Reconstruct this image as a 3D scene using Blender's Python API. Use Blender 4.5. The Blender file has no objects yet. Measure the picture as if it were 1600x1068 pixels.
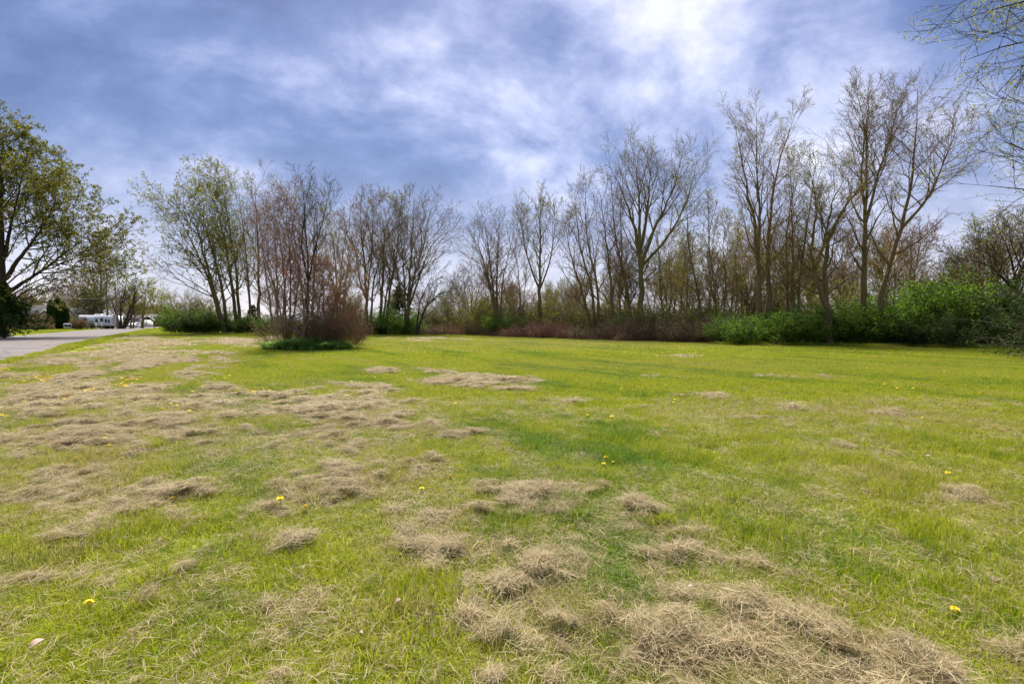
import bpy, math, random
import numpy as np
from mathutils import Vector, Euler

# ------------------------------------------------------------------ camera, sky, sun, exposure
scene = bpy.context.scene
COL = scene.collection
F = 760.0                       # focal length in photograph pixels (1600 wide)
CAMH = 1.6
PITCH = math.atan(31 / F)
cam_data = bpy.data.cameras.new("camera")
cam_data.sensor_width = 36.0
cam_data.lens = 36.0 * F / 1600
cam_data.clip_start = 0.05
cam_data.clip_end = 6000
cam = bpy.data.objects.new("camera", cam_data)
COL.objects.link(cam)
cam.location = (0, 0, CAMH)
cam.rotation_euler = (math.pi / 2 - PITCH, 0, 0)
scene.camera = cam

EXPOSURE = 3.1
SUN_ELEV = math.radians(58)
SUN_AZ = math.radians(-12)       # clockwise from straight ahead
scene.view_settings.view_transform = 'Standard'
scene.view_settings.look = 'None'
scene.view_settings.gamma = 1
scene.view_settings.use_curve_mapping = False
scene.view_settings.exposure = EXPOSURE
scene.cycles.max_bounces = 6
scene.cycles.diffuse_bounces = 3
scene.cycles.glossy_bounces = 2
scene.cycles.transmission_bounces = 4
scene.cycles.transparent_max_bounces = 8

world = bpy.data.worlds.new("World")
scene.world = world
world.use_nodes = True


class NT:
    """tiny helper for writing node trees"""
    def __init__(self, tree):
        self.t = tree; self.n = tree.nodes; self.l = tree.links
    def node(self, typ, **kw):
        nd = self.n.new(typ)
        for k, v in kw.items():
            setattr(nd, k, v)
        return nd
    def link(self, a, b): self.l.new(a, b)
    def put(self, sock, v):
        if isinstance(v, bpy.types.NodeSocket): self.l.new(v, sock)
        else: sock.default_value = v
    def math(self, op, a, b=None, c=None, clamp=False):
        nd = self.node('ShaderNodeMath', operation=op, use_clamp=clamp)
        self.put(nd.inputs[0], a)
        if b is not None: self.put(nd.inputs[1], b)
        if c is not None: self.put(nd.inputs[2], c)
        return nd.outputs[0]
    def vmath(self, op, a, b=None, out=0):
        nd = self.node('ShaderNodeVectorMath', operation=op)
        self.put(nd.inputs[0], a)
        if b is not None: self.put(nd.inputs[1], b)
        return nd.outputs[out]
    def noise(self, vec, scale, detail=4, rough=0.55, dist=0.0):
        nd = self.node('ShaderNodeTexNoise')
        self.put(nd.inputs['Vector'], vec)
        nd.inputs['Scale'].default_value = scale
        nd.inputs['Detail'].default_value = detail
        nd.inputs['Roughness'].default_value = rough
        nd.inputs['Distortion'].default_value = dist
        return nd.outputs[0]
    def mapr(self, v, a, b, c=0.0, d=1.0, smooth=True):
        nd = self.node('ShaderNodeMapRange', interpolation_type='SMOOTHSTEP' if smooth else 'LINEAR')
        self.put(nd.inputs[0], v)
        for i, x in enumerate((a, b, c, d)): nd.inputs[i + 1].default_value = x
        return nd.outputs[0]
    def mix(self, fac, a, b, mode='MIX'):
        nd = self.node('ShaderNodeMix', data_type='RGBA', blend_type=mode)
        self.put(nd.inputs[0], fac)
        for s, v in ((nd.inputs[6], a), (nd.inputs[7], b)):
            if isinstance(v, tuple) and len(v) == 3: v = v + (1,)
            self.put(s, v)
        return nd.outputs[2]
    def xyz(self, v):
        nd = self.node('ShaderNodeSeparateXYZ'); self.put(nd.inputs[0], v); return nd.outputs
    def comb(self, x, y, z):
        nd = self.node('ShaderNodeCombineXYZ')
        for s, v in zip(nd.inputs, (x, y, z)): self.put(s, v)
        return nd.outputs[0]


def pix_dir(px, py):
    u = (px - 800) / F; v = (534 - py) / F
    c, s = math.cos(PITCH), math.sin(PITCH)
    d = np.array([u, c + s * v, -s + c * v])
    return d


def build_world():
    w = NT(world.node_tree)
    w.n.clear()
    out = w.node('ShaderNodeOutputWorld')
    bg = w.node('ShaderNodeBackground')
    bg.inputs['Strength'].default_value = 0.10
    tc = w.node('ShaderNodeTexCoord')
    d = w.vmath('NORMALIZE', tc.outputs['Generated'])
    x, y, z = w.xyz(d)
    sky = w.node('ShaderNodeTexSky', sky_type='NISHITA')
    sky.sun_disc = False
    sky.sun_elevation = SUN_ELEV
    sky.sun_rotation = SUN_AZ
    zz = w.math('MAXIMUM', z, 0.0)
    den = w.math('ADD', zz, 0.62)
    p = w.comb(w.math('DIVIDE', x, den), w.math('DIVIDE', y, den), 0.0)
    # rows of cloud drift towards the upper right
    rot = w.node('ShaderNodeMapping'); rot.inputs['Rotation'].default_value = (0, 0, math.radians(-35))
    rot.inputs['Scale'].default_value = (1.35, 1.8, 1)
    w.put(rot.inputs['Vector'], p)
    warp = w.node('ShaderNodeTexNoise'); w.put(warp.inputs['Vector'], rot.outputs[0])
    warp.inputs['Scale'].default_value = 0.9; warp.inputs['Detail'].default_value = 3
    pw = w.vmath('ADD', rot.outputs[0], w.vmath('SCALE', w.vmath('SUBTRACT', warp.outputs['Color'], (0.5, 0.5, 0.5))))
    w.n[-1].inputs  # noqa
    sc = [nn for nn in w.n if nn.bl_idname == 'ShaderNodeVectorMath' and nn.operation == 'SCALE'][0]
    sc.inputs['Scale'].default_value = 0.38
    n1 = w.noise(pw, 0.75, 7, 0.55)
    n2 = w.noise(w.vmath('ADD', pw, (7.3, 2.1, 4.0)), 2.6, 8, 0.56, 0.0)
    n3 = w.noise(w.vmath('ADD', pw, (1.3, 12.1, 9.0)), 7.5, 6, 0.6, 0.0)
    nn_ = w.math('MULTIPLY_ADD', w.math('MULTIPLY_ADD', w.math('SUBTRACT', n2, 0.5), 1.5, 0.5), 0.75, w.math('MULTIPLY', n1, 0.5))
    nn_ = w.math('MULTIPLY_ADD', w.math('SUBTRACT', n3, 0.5), 0.46, w.math('ADD', nn_, 0.08))           # mean about .70
    def lobe(px, py, sharp):
        v = pix_dir(px, py); v = v / np.linalg.norm(v)
        dt = w.vmath('DOT_PRODUCT', d, tuple(v), out='Value')
        return w.math('POWER', w.math('MAXIMUM', dt, 0.0), sharp)
    bright = w.math('MULTIPLY', lobe(890, 110, 11), 0.29)
    bright = w.math('ADD', bright, w.math('MULTIPLY', lobe(870, 150, 60), 0.10))
    bright = w.math('SUBTRACT', bright, w.math('MULTIPLY', lobe(760, 275, 60), 0.30))
    bright = w.math('SUBTRACT', bright, w.math('MULTIPLY', lobe(60, -60, 7), 0.22))
    bright = w.math('ADD', bright, w.math('MULTIPLY', lobe(420, 260, 60), 0.04))
    dens = w.math('MULTIPLY_ADD', w.math('SUBTRACT', nn_, 0.70), 2.1, bright)
    # density -> cloud colour (shown values, divided by exposure and strength below)
    ramp = w.node('ShaderNodeValToRGB')
    w.put(ramp.inputs[0], w.mapr(dens, -0.50, 0.74, 0, 1, smooth=False))
    el = ramp.color_ramp.elements
    K = 1.0
    cols = [(0.00, (0.055, 0.095, 0.27)), (0.26, (0.105, 0.16, 0.38)), (0.41, (0.18, 0.235, 0.47)), (0.53, (0.28, 0.325, 0.57)),
            (0.667, (0.42, 0.455, 0.69)), (0.81, (0.60, 0.62, 0.82)), (1.0, (0.85, 0.85, 0.93))]
    el[0].position, el[0].color = cols[0][0], cols[0][1] + (1,)
    el[1].position, el[1].color = cols[-1][0], cols[-1][1] + (1,)
    for pos, c in cols[1:-1]:
        e = el.new(pos); e.color = c + (1,)
    # paler, slightly pink towards the horizon
    hor = w.mapr(z, 0.0, 0.33, 1.0, 0.0)
    hc = w.mix(w.mapr(n2, 0.35, 0.65), (0.58, 0.56, 0.74), (0.84, 0.78, 0.86))
    c = w.mix(w.math('MULTIPLY', hor, 0.78), ramp.outputs[0], hc)
    # leftwards the low sky is bluer
    scale = w.vmath('SCALE', c)
    sc2 = [nn for nn in w.n if nn.bl_idname == 'ShaderNodeVectorMath' and nn.operation == 'SCALE'][-1]
    sc2.inputs["Scale"].default_value = 1.03 / (0.10 * 2 ** EXPOSURE)
    below = w.mapr(z, -0.06, 0.0, 0.0, 1.0)
    col = w.mix(below, (0.35, 0.42, 0.2), scale)
    fin = w.mix(0.95, sky.outputs[0], col)
    w.link(fin, bg.inputs['Color'])
    w.link(bg.outputs[0], out.inputs[0])


build_world()
sun_d = bpy.data.lights.new("sun", 'SUN')
sun_d.energy = 1.5
sun_d.angle = math.radians(22)
sun_d.color = (1.0, 0.94, 0.83)
sun = bpy.data.objects.new("sun", sun_d)
COL.objects.link(sun)
sv = Vector((math.sin(SUN_AZ) * math.cos(SUN_ELEV), math.cos(SUN_AZ) * math.cos(SUN_ELEV), math.sin(SUN_ELEV)))
sun.rotation_euler = sv.to_track_quat('Z', 'Y').to_euler()
sun.location = (0, 0, 60)

rng = np.random.default_rng(11)
random.seed(5)


# ------------------------------------------------------------------ placing
def at(px, py, Y):
    """world point seen at photograph pixel (px,py) at the distance Y in front"""
    d = pix_dir(px, py); k = Y / d[1]
    return np.array([d[0] * k, Y, CAMH + d[2] * k])


def ground_at(px, py):
    d = pix_dir(px, py); k = -CAMH / d[2]
    return np.array([d[0] * k, d[1] * k])


def gx(px, Y):
    return float(at(px, 520, Y)[0])


def to_pix(x, y, z=0.0):
    c, s = math.cos(PITCH), math.sin(PITCH)
    zz = z - CAMH
    f = np.maximum(y * c - zz * s, 1e-3)
    up = y * s + zz * c
    return 800 + F * x / f, 534 - F * up / f


# ------------------------------------------------------------------ noise
_H = np.random.default_rng(77).random((256, 256))


def vnoise(x, y):
    xi = np.floor(x).astype(int); yi = np.floor(y).astype(int)
    fx = x - xi; fy = y - yi
    fx = fx * fx * (3 - 2 * fx); fy = fy * fy * (3 - 2 * fy)
    a = _H[xi & 255, yi & 255]; b = _H[(xi + 1) & 255, yi & 255]
    c = _H[xi & 255, (yi + 1) & 255]; d = _H[(xi + 1) & 255, (yi + 1) & 255]
    return (a * (1 - fx) + b * fx) * (1 - fy) + (c * (1 - fx) + d * fx) * fy


def fbm(x, y, o=4):
    s = 0; a = 0.5; t = 0
    for i in range(o):
        s = s + a * vnoise(x + 17.3 * i, y - 9.1 * i); t += a
        a *= 0.5; x = x * 2.03; y = y * 2.03
    return s / t


def smooth(a, b, v):
    t = np.clip((v - a) / (b - a), 0, 1)
    return t * t * (3 - 2 * t)


# ------------------------------------------------------------------ materials
def new_mat(name):
    m = bpy.data.materials.new(name); m.use_nodes = True
    t = NT(m.node_tree); t.n.clear()
    return m, t


def finish(t, shader):
    o = t.node('ShaderNodeOutputMaterial'); t.link(shader, o.inputs[0])


def principled(t, col, rough=0.8, spec=0.3, bump=None, bump_d=0.02, metal=0.0):
    b = t.node('ShaderNodeBsdfPrincipled')
    if isinstance(col, tuple) and len(col) == 3: col = col + (1,)
    t.put(b.inputs['Base Color'], col)
    t.put(b.inputs['Roughness'], rough)
    b.inputs['Specular IOR Level'].default_value = spec
    b.inputs['Metallic'].default_value = metal
    if bump is not None:
        bp = t.node('ShaderNodeBump'); bp.inputs['Distance'].default_value = bump_d
        bp.inputs['Strength'].default_value = 0.8
        t.put(bp.inputs['Height'], bump); t.link(bp.outputs[0], b.inputs['Normal'])
    return b.outputs[0]


def simple(name, c1, c2=None, scale=3.0, rough=0.8, spec=0.3, bump_d=0.0, metal=0.0, stretch=(1, 1, 1)):
    m, t = new_mat(name)
    tc = t.node('ShaderNodeTexCoord')
    mp = t.node('ShaderNodeMapping'); mp.inputs['Scale'].default_value = stretch
    t.link(tc.outputs['Object'], mp.inputs['Vector'])
    n = t.noise(mp.outputs[0], scale, 6, 0.6)
    if c2 is None: c2 = tuple(x * 0.8 for x in c1)
    c = t.mix(t.mapr(n, 0.3, 0.7), c1, c2)
    finish(t, principled(t, c, rough, spec, n if bump_d else None, bump_d, metal))
    return m


def bark(name, c1, c2, moss=None):
    m, t = new_mat(name)
    tc = t.node('ShaderNodeTexCoord')
    mp = t.node('ShaderNodeMapping'); mp.inputs['Scale'].default_value = (7, 7, 1.6)
    t.link(tc.outputs['Object'], mp.inputs['Vector'])
    n = t.noise(mp.outputs[0], 2.0, 6, 0.65)
    c = t.mix(t.mapr(n, 0.35, 0.65), c1, c2)
    if moss:
        n2 = t.noise(tc.outputs['Object'], 0.6, 4, 0.6)
        c = t.mix(t.mapr(n2, 0.42, 0.62, 0, 0.75), c, moss)
    finish(t, principled(t, c, 0.9, 0.15, n, 0.03))
    return m


def leaf_mat(name, c1, c2, c3, trans=0.45, spec=0.22):
    """c1..c3 picked per leaf by the attribute rnd"""
    m, t = new_mat(name)
    a = t.node('ShaderNodeAttribute', attribute_name='rnd')
    r = a.outputs['Fac']
    c = t.mix(t.mapr(r, 0.0, 0.55, smooth=False), c1, c2)
    c = t.mix(t.mapr(r, 0.55, 1.0, smooth=False), c, c3)
    b = principled(t, c, 0.6, spec)
    tr = t.node('ShaderNodeBsdfTranslucent'); t.link(c, tr.inputs[0])
    mx = t.node('ShaderNodeMixShader'); mx.inputs[0].default_value = trans
    t.link(b, mx.inputs[1]); t.link(tr.outputs[0], mx.inputs[2])
    finish(t, mx.outputs[0])
    return m


MOW = (0.56, -0.83)   # direction of the mower's passes (parallel to the road)


def lawn_colour(t, pos, hay, rnd=None):
    """colour of the turf at a place: greener and yellower patches, mower passes, dry clippings"""
    x, y, z = t.xyz(pos)
    u = t.math('ADD', t.math('MULTIPLY', x, MOW[0]), t.math('MULTIPLY', y, MOW[1]))
    v = t.math('SUBTRACT', t.math('MULTIPLY', x, MOW[1]), t.math('MULTIPLY', y, MOW[0]))
    pm = t.comb(t.math('MULTIPLY', u, 0.22), v, 0.0)
    big = t.noise(t.vmath('ADD', pos, (31, 7, 0)), 0.16, 3, 0.5)
    row = t.noise(pm, 0.55, 4, 0.6)
    med = t.noise(pos, 1.1, 4, 0.6)
    small = t.noise(pos, 5.0, 3, 0.6)
    k = t.math('ADD', t.math('MULTIPLY_ADD', big, 0.22, 0.12), t.math('MULTIPLY', t.math('SUBTRACT', row, 0.22), 1.34))
    k = t.math('ADD', k, t.math('MULTIPLY', t.math('ADD', med, 0.1), 0.47))
    k = t.math('ADD', k, t.math('MULTIPLY', small, 0.35))     # mean about 1.05
    green, lime, tan = (0.078, 0.190, 0.005), (0.315, 0.350, 0.007), (0.38, 0.31, 0.11)
    c = t.mix(t.mapr(k, 0.74, 1.12), green, lime)
    c = t.mix(t.mapr(k, 1.10, 1.45, 0, 0.7), c, tan)
    spot = t.noise(t.vmath('ADD', pos, (3, 70, 0)), 2.6, 4, 0.65)
    c = t.mix(t.mapr(spot, 0.60, 0.72, 0, 0.55), c, (0.24, 0.15, 0.06))
    deep = t.noise(t.vmath('ADD', pos, (90, 13, 0)), 3.4, 4, 0.65)
    c = t.mix(t.mapr(deep, 0.54, 0.70, 0, 0.6), c, (0.055, 0.15, 0.008))
    if rnd is not None:
        c = t.mix(t.mapr(rnd, 0.55, 0.9, 0, 0.35), c, (0.26, 0.29, 0.05))
        c = t.mix(t.mapr(rnd, 0.84, 0.92, 0, 0.85), c, (0.38, 0.31, 0.15))
        c = t.mix(t.mapr(rnd, 0.0, 0.35, 0.6, 0), c, (0.03, 0.095, 0.005))
    c = t.mix(t.math('MULTIPLY', hay, 0.8), c, (0.33, 0.26, 0.14))
    return c


def make_turf_mats():
    m, t = new_mat('grass_blades')
    g = t.node('ShaderNodeNewGeometry')
    r = t.node('ShaderNodeAttribute', attribute_name='rnd')
    h = t.node('ShaderNodeAttribute', attribute_name='hay', attribute_type='INSTANCER')
    hh = t.math('MULTIPLY', h.outputs['Fac'], 0.75)
    c = lawn_colour(t, g.outputs['Position'], hh, r.outputs['Fac'])
    b = principled(t, c, 0.6, 0.15)
    tr = t.node('ShaderNodeBsdfTranslucent'); t.link(c, tr.inputs[0])
    mx = t.node('ShaderNodeMixShader'); mx.inputs[0].default_value = 0.5
    t.link(b, mx.inputs[1]); t.link(tr.outputs[0], mx.inputs[2])
    finish(t, mx.outputs[0])
    gm, t = new_mat('turf_soil')
    g = t.node('ShaderNodeNewGeometry')
    h = t.node('ShaderNodeAttribute', attribute_name='hay')
    c = lawn_colour(t, g.outputs['Position'], h.outputs['Fac'])
    fine = t.noise(g.outputs['Position'], 60, 3, 0.7)
    far = t.vmath('LENGTH', g.outputs['Position'], out='Value')
    thatch = t.mix(t.mapr(fine, 0.35, 0.65), (0.018, 0.026, 0.007), (0.08, 0.085, 0.022))
    c = t.mix(t.mapr(fine, 0.3, 0.7, 0.15, 0.75), thatch, c)
    n = t.noise(g.outputs['Position'], 14, 5, 0.7)
    finish(t, principled(t, c, 0.95, 0.1, n, 0.03))
    hm, t = new_mat('dry_clippings')
    r = t.node('ShaderNodeAttribute', attribute_name='rnd')
    g = t.node('ShaderNodeNewGeometry')
    nz = t.noise(g.outputs['Position'], 1.3, 3, 0.6)
    rr = t.math('ADD', r.outputs['Fac'], t.math('MULTIPLY', t.math('SUBTRACT', nz, 0.5), 0.5))
    c = t.mix(t.mapr(rr, 0.0, 0.5), (0.18, 0.13, 0.07), (0.35, 0.265, 0.15))
    c = t.mix(t.mapr(rr, 0.5, 1.0), c, (0.47, 0.38, 0.23))
    c = t.mix(t.mapr(r.outputs['Fac'], 0.05, 0.32, 0.8, 0), c, (0.17, 0.18, 0.045))
    b = principled(t, c, 0.6, 0.3)
    tr = t.node('ShaderNodeBsdfTranslucent'); t.link(c, tr.inputs[0])
    mx = t.node('ShaderNodeMixShader'); mx.inputs[0].default_value = 0.3
    t.link(b, mx.inputs[1]); t.link(tr.outputs[0], mx.inputs[2])
    finish(t, mx.outputs[0])
    return m, gm, hm


M_BLADE, M_SOIL, M_HAY = make_turf_mats()
BARK = {
    'grey': bark('bark_grey_brown', (0.23, 0.155, 0.085), (0.12, 0.08, 0.045), (0.15, 0.13, 0.04)),
    'olive': bark('bark_mossy', (0.20, 0.155, 0.075), (0.10, 0.08, 0.04), (0.17, 0.155, 0.04)),
    'dark': bark('bark_dark', (0.075, 0.055, 0.038), (0.035, 0.027, 0.02)),
    'red': bark('bark_reddish', (0.24, 0.125, 0.085), (0.15, 0.08, 0.055), (0.20, 0.14, 0.07)),
    'pale': bark('bark_pale', (0.30, 0.24, 0.17), (0.17, 0.135, 0.10)),
    'bramble': bark('bramble_canes', (0.30, 0.16, 0.105), (0.19, 0.115, 0.07)),
    'tan': bark('tan_canes', (0.24, 0.17, 0.10), (0.13, 0.095, 0.06)),
}
TWIG = {'grey': bark('twigs_warm_brown', (0.26, 0.16, 0.08), (0.15, 0.092, 0.05)), 'olive': bark('twigs_olive_brown', (0.25, 0.19, 0.08), (0.14, 0.11, 0.05))}
LEAF = {
    'spring': leaf_mat('spring_leaf', (0.13, 0.14, 0.02), (0.26, 0.28, 0.03), (0.36, 0.36, 0.06)),
    'maple': leaf_mat('maple_leaf', (0.055, 0.075, 0.008), (0.15, 0.155, 0.013), (0.28, 0.23, 0.02)),
    'honey': leaf_mat('honeysuckle_leaf', (0.04, 0.09, 0.008), (0.09, 0.18, 0.012), (0.20, 0.30, 0.022), .5),
    'dull': leaf_mat('dull_green_leaf', (0.03, 0.06, 0.012), (0.065, 0.10, 0.018), (0.12, 0.16, 0.03)),
    'rust': leaf_mat('rust_bud', (0.14, 0.06, 0.035), (0.22, 0.105, 0.05), (0.25, 0.18, 0.05)),
    'pink': leaf_mat('pink_bud', (0.15, 0.055, 0.05), (0.22, 0.10, 0.08), (0.28, 0.17, 0.12)),
    'ever': leaf_mat('evergreen_needles', (0.014, 0.036, 0.006), (0.03, 0.07, 0.010), (0.065, 0.11, 0.018), 0.25, .05),
    'brown': leaf_mat('dry_brown_leaf', (0.13, 0.08, 0.045), (0.20, 0.13, 0.07), (0.16, 0.15, 0.05)),
    'strap': leaf_mat('strap_leaf', (0.09, 0.22, 0.02), (0.22, 0.40, 0.05), (0.48, 0.62, 0.2)),
}


# ------------------------------------------------------------------ mesh helpers
def mesh(name, V, Fc, mat=None, smooth_=False, attrs=None, mats=None, mi=None):
    """V (n,3), Fc (m,k) array or list of such arrays with different k"""
    V = np.asarray(V, dtype=np.float32)
    if isinstance(Fc, np.ndarray): Fc = [Fc]
    Fc = [np.asarray(f, dtype=np.int32) for f in Fc if len(f)]
    me = bpy.data.meshes.new(name)
    me.vertices.add(len(V)); me.vertices.foreach_set('co', V.ravel())
    li = np.concatenate([f.ravel() for f in Fc])
    tot = np.concatenate([np.full(len(f), f.shape[1], dtype=np.int32) for f in Fc])
    st = np.concatenate([[0], np.cumsum(tot)[:-1]]).astype(np.int32)
    me.loops.add(len(li)); me.loops.foreach_set('vertex_index', li)
    me.polygons.add(len(tot)); me.polygons.foreach_set('loop_start', st)
    try: me.polygons.foreach_set('loop_total', tot)
    except Exception: pass
    me.update(calc_edges=True)
    if smooth_: me.polygons.foreach_set('use_smooth', np.ones(len(tot), dtype=bool))
    if attrs:
        for k, v in attrs.items():
            a = me.attributes.new(k, 'FLOAT', 'POINT'); a.data.foreach_set('value', np.asarray(v, dtype=np.float32))
    if mats:
        for x in mats: me.materials.append(x)
        if mi is not None: me.polygons.foreach_set('material_index', np.asarray(mi, dtype=np.int32))
    elif mat: me.materials.append(mat)
    return me


def obj(name, me, parent=None, loc=None):
    o = bpy.data.objects.new(name, me); COL.objects.link(o)
    if parent is not None: o.parent = parent
    if loc is not None: o.location = loc
    return o


def tag(o, label=None, cat=None, group=None, kind=None):
    if label: o['label'] = label
    if cat: o['category'] = cat
    if group: o['group'] = group
    if kind: o['kind'] = kind
    return o


def thing(name, label, cat, loc=(0, 0, 0), rz=0.0, group=None):
    o = bpy.data.objects.new(name, None); COL.objects.link(o)
    o.empty_display_size = 0.3
    o.location = loc; o.rotation_euler = (0, 0, rz)
    return tag(o, label, cat, group)


def copy_thing(o, label, loc, rz=0.0, sc=(1, 1, 1), group=None):
    r = o.copy(); COL.objects.link(r)
    r.location = loc; r.rotation_euler = (0, 0, rz); r.scale = sc
    r['label'] = label
    if group: r['group'] = group
    for ch in list(o.children):
        c = ch.copy(); COL.objects.link(c); c.parent = r
        for g in list(ch.children):
            d = g.copy(); COL.objects.link(d); d.parent = c
    return r


def norm(v):
    return v / np.maximum(np.linalg.norm(v, axis=-1, keepdims=True), 1e-9)


def tubes(P, R, sides):
    """P (B,n,3) R (B,n) -> verts, quads"""
    B, n, _ = P.shape
    T = np.empty_like(P)
    T[:, 1:-1] = P[:, 2:] - P[:, :-2] if n > 2 else 0
    T[:, 0] = P[:, 1] - P[:, 0]; T[:, -1] = P[:, -1] - P[:, -2]
    T = norm(T)
    ref = np.where(np.abs(T[:, :1, 2:3]) > 0.8, np.array([[[1.0, 0, 0]]]), np.array([[[0, 0, 1.0]]]))
    ref = np.broadcast_to(ref, T.shape)
    U = norm(np.cross(ref, T)); W = np.cross(T, U)
    a = np.linspace(0, 2 * np.pi, sides, endpoint=False)
    V = (P[:, :, None, :] + R[:, :, None, None] * (np.cos(a)[None, None, :, None] * U[:, :, None, :]
                                                   + np.sin(a)[None, None, :, None] * W[:, :, None, :]))
    V = V.reshape(-1, 3)
    b = np.arange(B)[:, None, None] * n * sides
    i = np.arange(n - 1)[None, :, None] * sides
    s = np.arange(sides)[None, None, :]; s2 = (s + 1) % sides
    q = np.stack(np.broadcast_arrays(b + i + s, b + i + s2, b + i + sides + s2, b + i + sides + s), -1).reshape(-1, 4)
    return V, q


def ribbons(r, P, R):
    """thin flat twigs: P (B,n,3) R (B,n)"""
    B, n, _ = P.shape
    T = norm(P[:, -1] - P[:, 0]); s = norm(np.cross(T, r.normal(0, 1, (B, 3))))[:, None, :] * (R * 1.25)[:, :, None]
    V = np.stack([P - s, P + s], 2).reshape(-1, 3)
    b = np.arange(B)[:, None] * n * 2; i = np.arange(n - 1)[None] * 2
    return V, np.stack([b + i, b + i + 1, b + i + 3, b + i + 2], -1).reshape(-1, 4)


def join(parts):
    Vs, Fs, off = [], [], 0
    for V, q in parts:
        Vs.append(V); Fs.append(q + off); off += len(V)
    return np.concatenate(Vs), np.concatenate(Fs)


def grow(r, O, D, L, r0, r1, n, wob, trop):
    B = len(O)
    P = np.empty((B, n, 3)); P[:, 0] = O
    d = norm(D.copy()); step = (L / (n - 1))[:, None]
    for i in range(1, n):
        d = norm(d + r.normal(0, wob, (B, 3)) + np.array([0, 0, trop]))
        P[:, i] = P[:, i - 1] + d * step
    t = np.linspace(0, 1, n)[None]
    R = r0[:, None] * (1 - t) + r1[:, None] * t
    return P, R


def kids(r, P, R, cnt, t0, t1, a0, a1, phi=None):
    """start points, directions and radii of children along parents"""
    B, n, _ = P.shape
    p = np.repeat(np.arange(B), cnt)
    k = np.tile(np.arange(cnt), B)
    t = t0 + (t1 - t0) * (k + r.random(len(k))) / cnt
    f = t * (n - 1); i = np.minimum(f.astype(int), n - 2); w = (f - i)[:, None]
    O = P[p, i] * (1 - w) + P[p, i + 1] * w
    T = norm(P[p, i + 1] - P[p, i])
    rad = R[p, i] * (1 - w[:, 0]) + R[p, i + 1] * w[:, 0]
    ref = np.where(np.abs(T[:, 2:3]) > 0.8, np.array([[1.0, 0, 0]]), np.array([[0, 0, 1.0]]))
    U = norm(np.cross(ref, T)); W = np.cross(T, U)
    ph = k * 2.4 + r.random(B)[p] * 6.28 + r.normal(0, 0.5, len(k))
    a = np.radians(r.uniform(a0, a1, len(k)))[:, None]
    D = np.cos(a) * T + np.sin(a) * (np.cos(ph)[:, None] * U + np.sin(ph)[:, None] * W)
    return p, t, O, D, rad


def leaves_on(r, P, cnt, size, spread, mat, name='leaves', jit=0.4, t0=0.3):
    """cnt leaves on each polyline"""
    B, n, _ = P.shape
    p = np.repeat(np.arange(B), cnt)
    t = r.uniform(t0, 1.0, len(p)); f = t * (n - 1); i = np.minimum(f.astype(int), n - 2); w = (f - i)[:, None]
    C = P[p, i] * (1 - w) + P[p, i + 1] * w + r.normal(0, spread, (len(p), 3))
    return leaf_mesh(r, C, size, mat, name, jit)


def leaf_mesh(r, C, size, mat, name='leaves', jit=0.4):
    m = len(C)
    A = norm(r.normal(0, 1, (m, 3))); Bv = norm(np.cross(A, r.normal(0, 1, (m, 3))))
    s = (size * (1 + r.uniform(-jit, jit, m)))[:, None]
    V = np.stack([C - A * s * 0.5, C + Bv * s * 0.3 - A * s * 0.05, C + A * s * 0.5, C - Bv * s * 0.3 - A * s * 0.05], 1)
    q = np.arange(m * 4).reshape(-1, 4)
    rd = np.repeat(np.clip(r.normal(0.5, 0.25, m), 0, 1), 4)
    return mesh(name, V.reshape(-1, 3), q, mat, attrs={'rnd': rd})


def resample(pts, n):
    pts = np.asarray(pts, float)
    d = np.concatenate([[0], np.cumsum(np.linalg.norm(np.diff(pts, axis=0), axis=1))])
    t = np.linspace(0, d[-1], n)
    # smooth (catmull-like) by cubic via numpy: densify then average
    P = np.stack([np.interp(t, d, pts[:, j]) for j in range(3)], 1)
    for _ in range(2):
        P[1:-1] = 0.25 * P[:-2] + 0.5 * P[1:-1] + 0.25 * P[2:]
    return P


TRI = [0]


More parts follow.
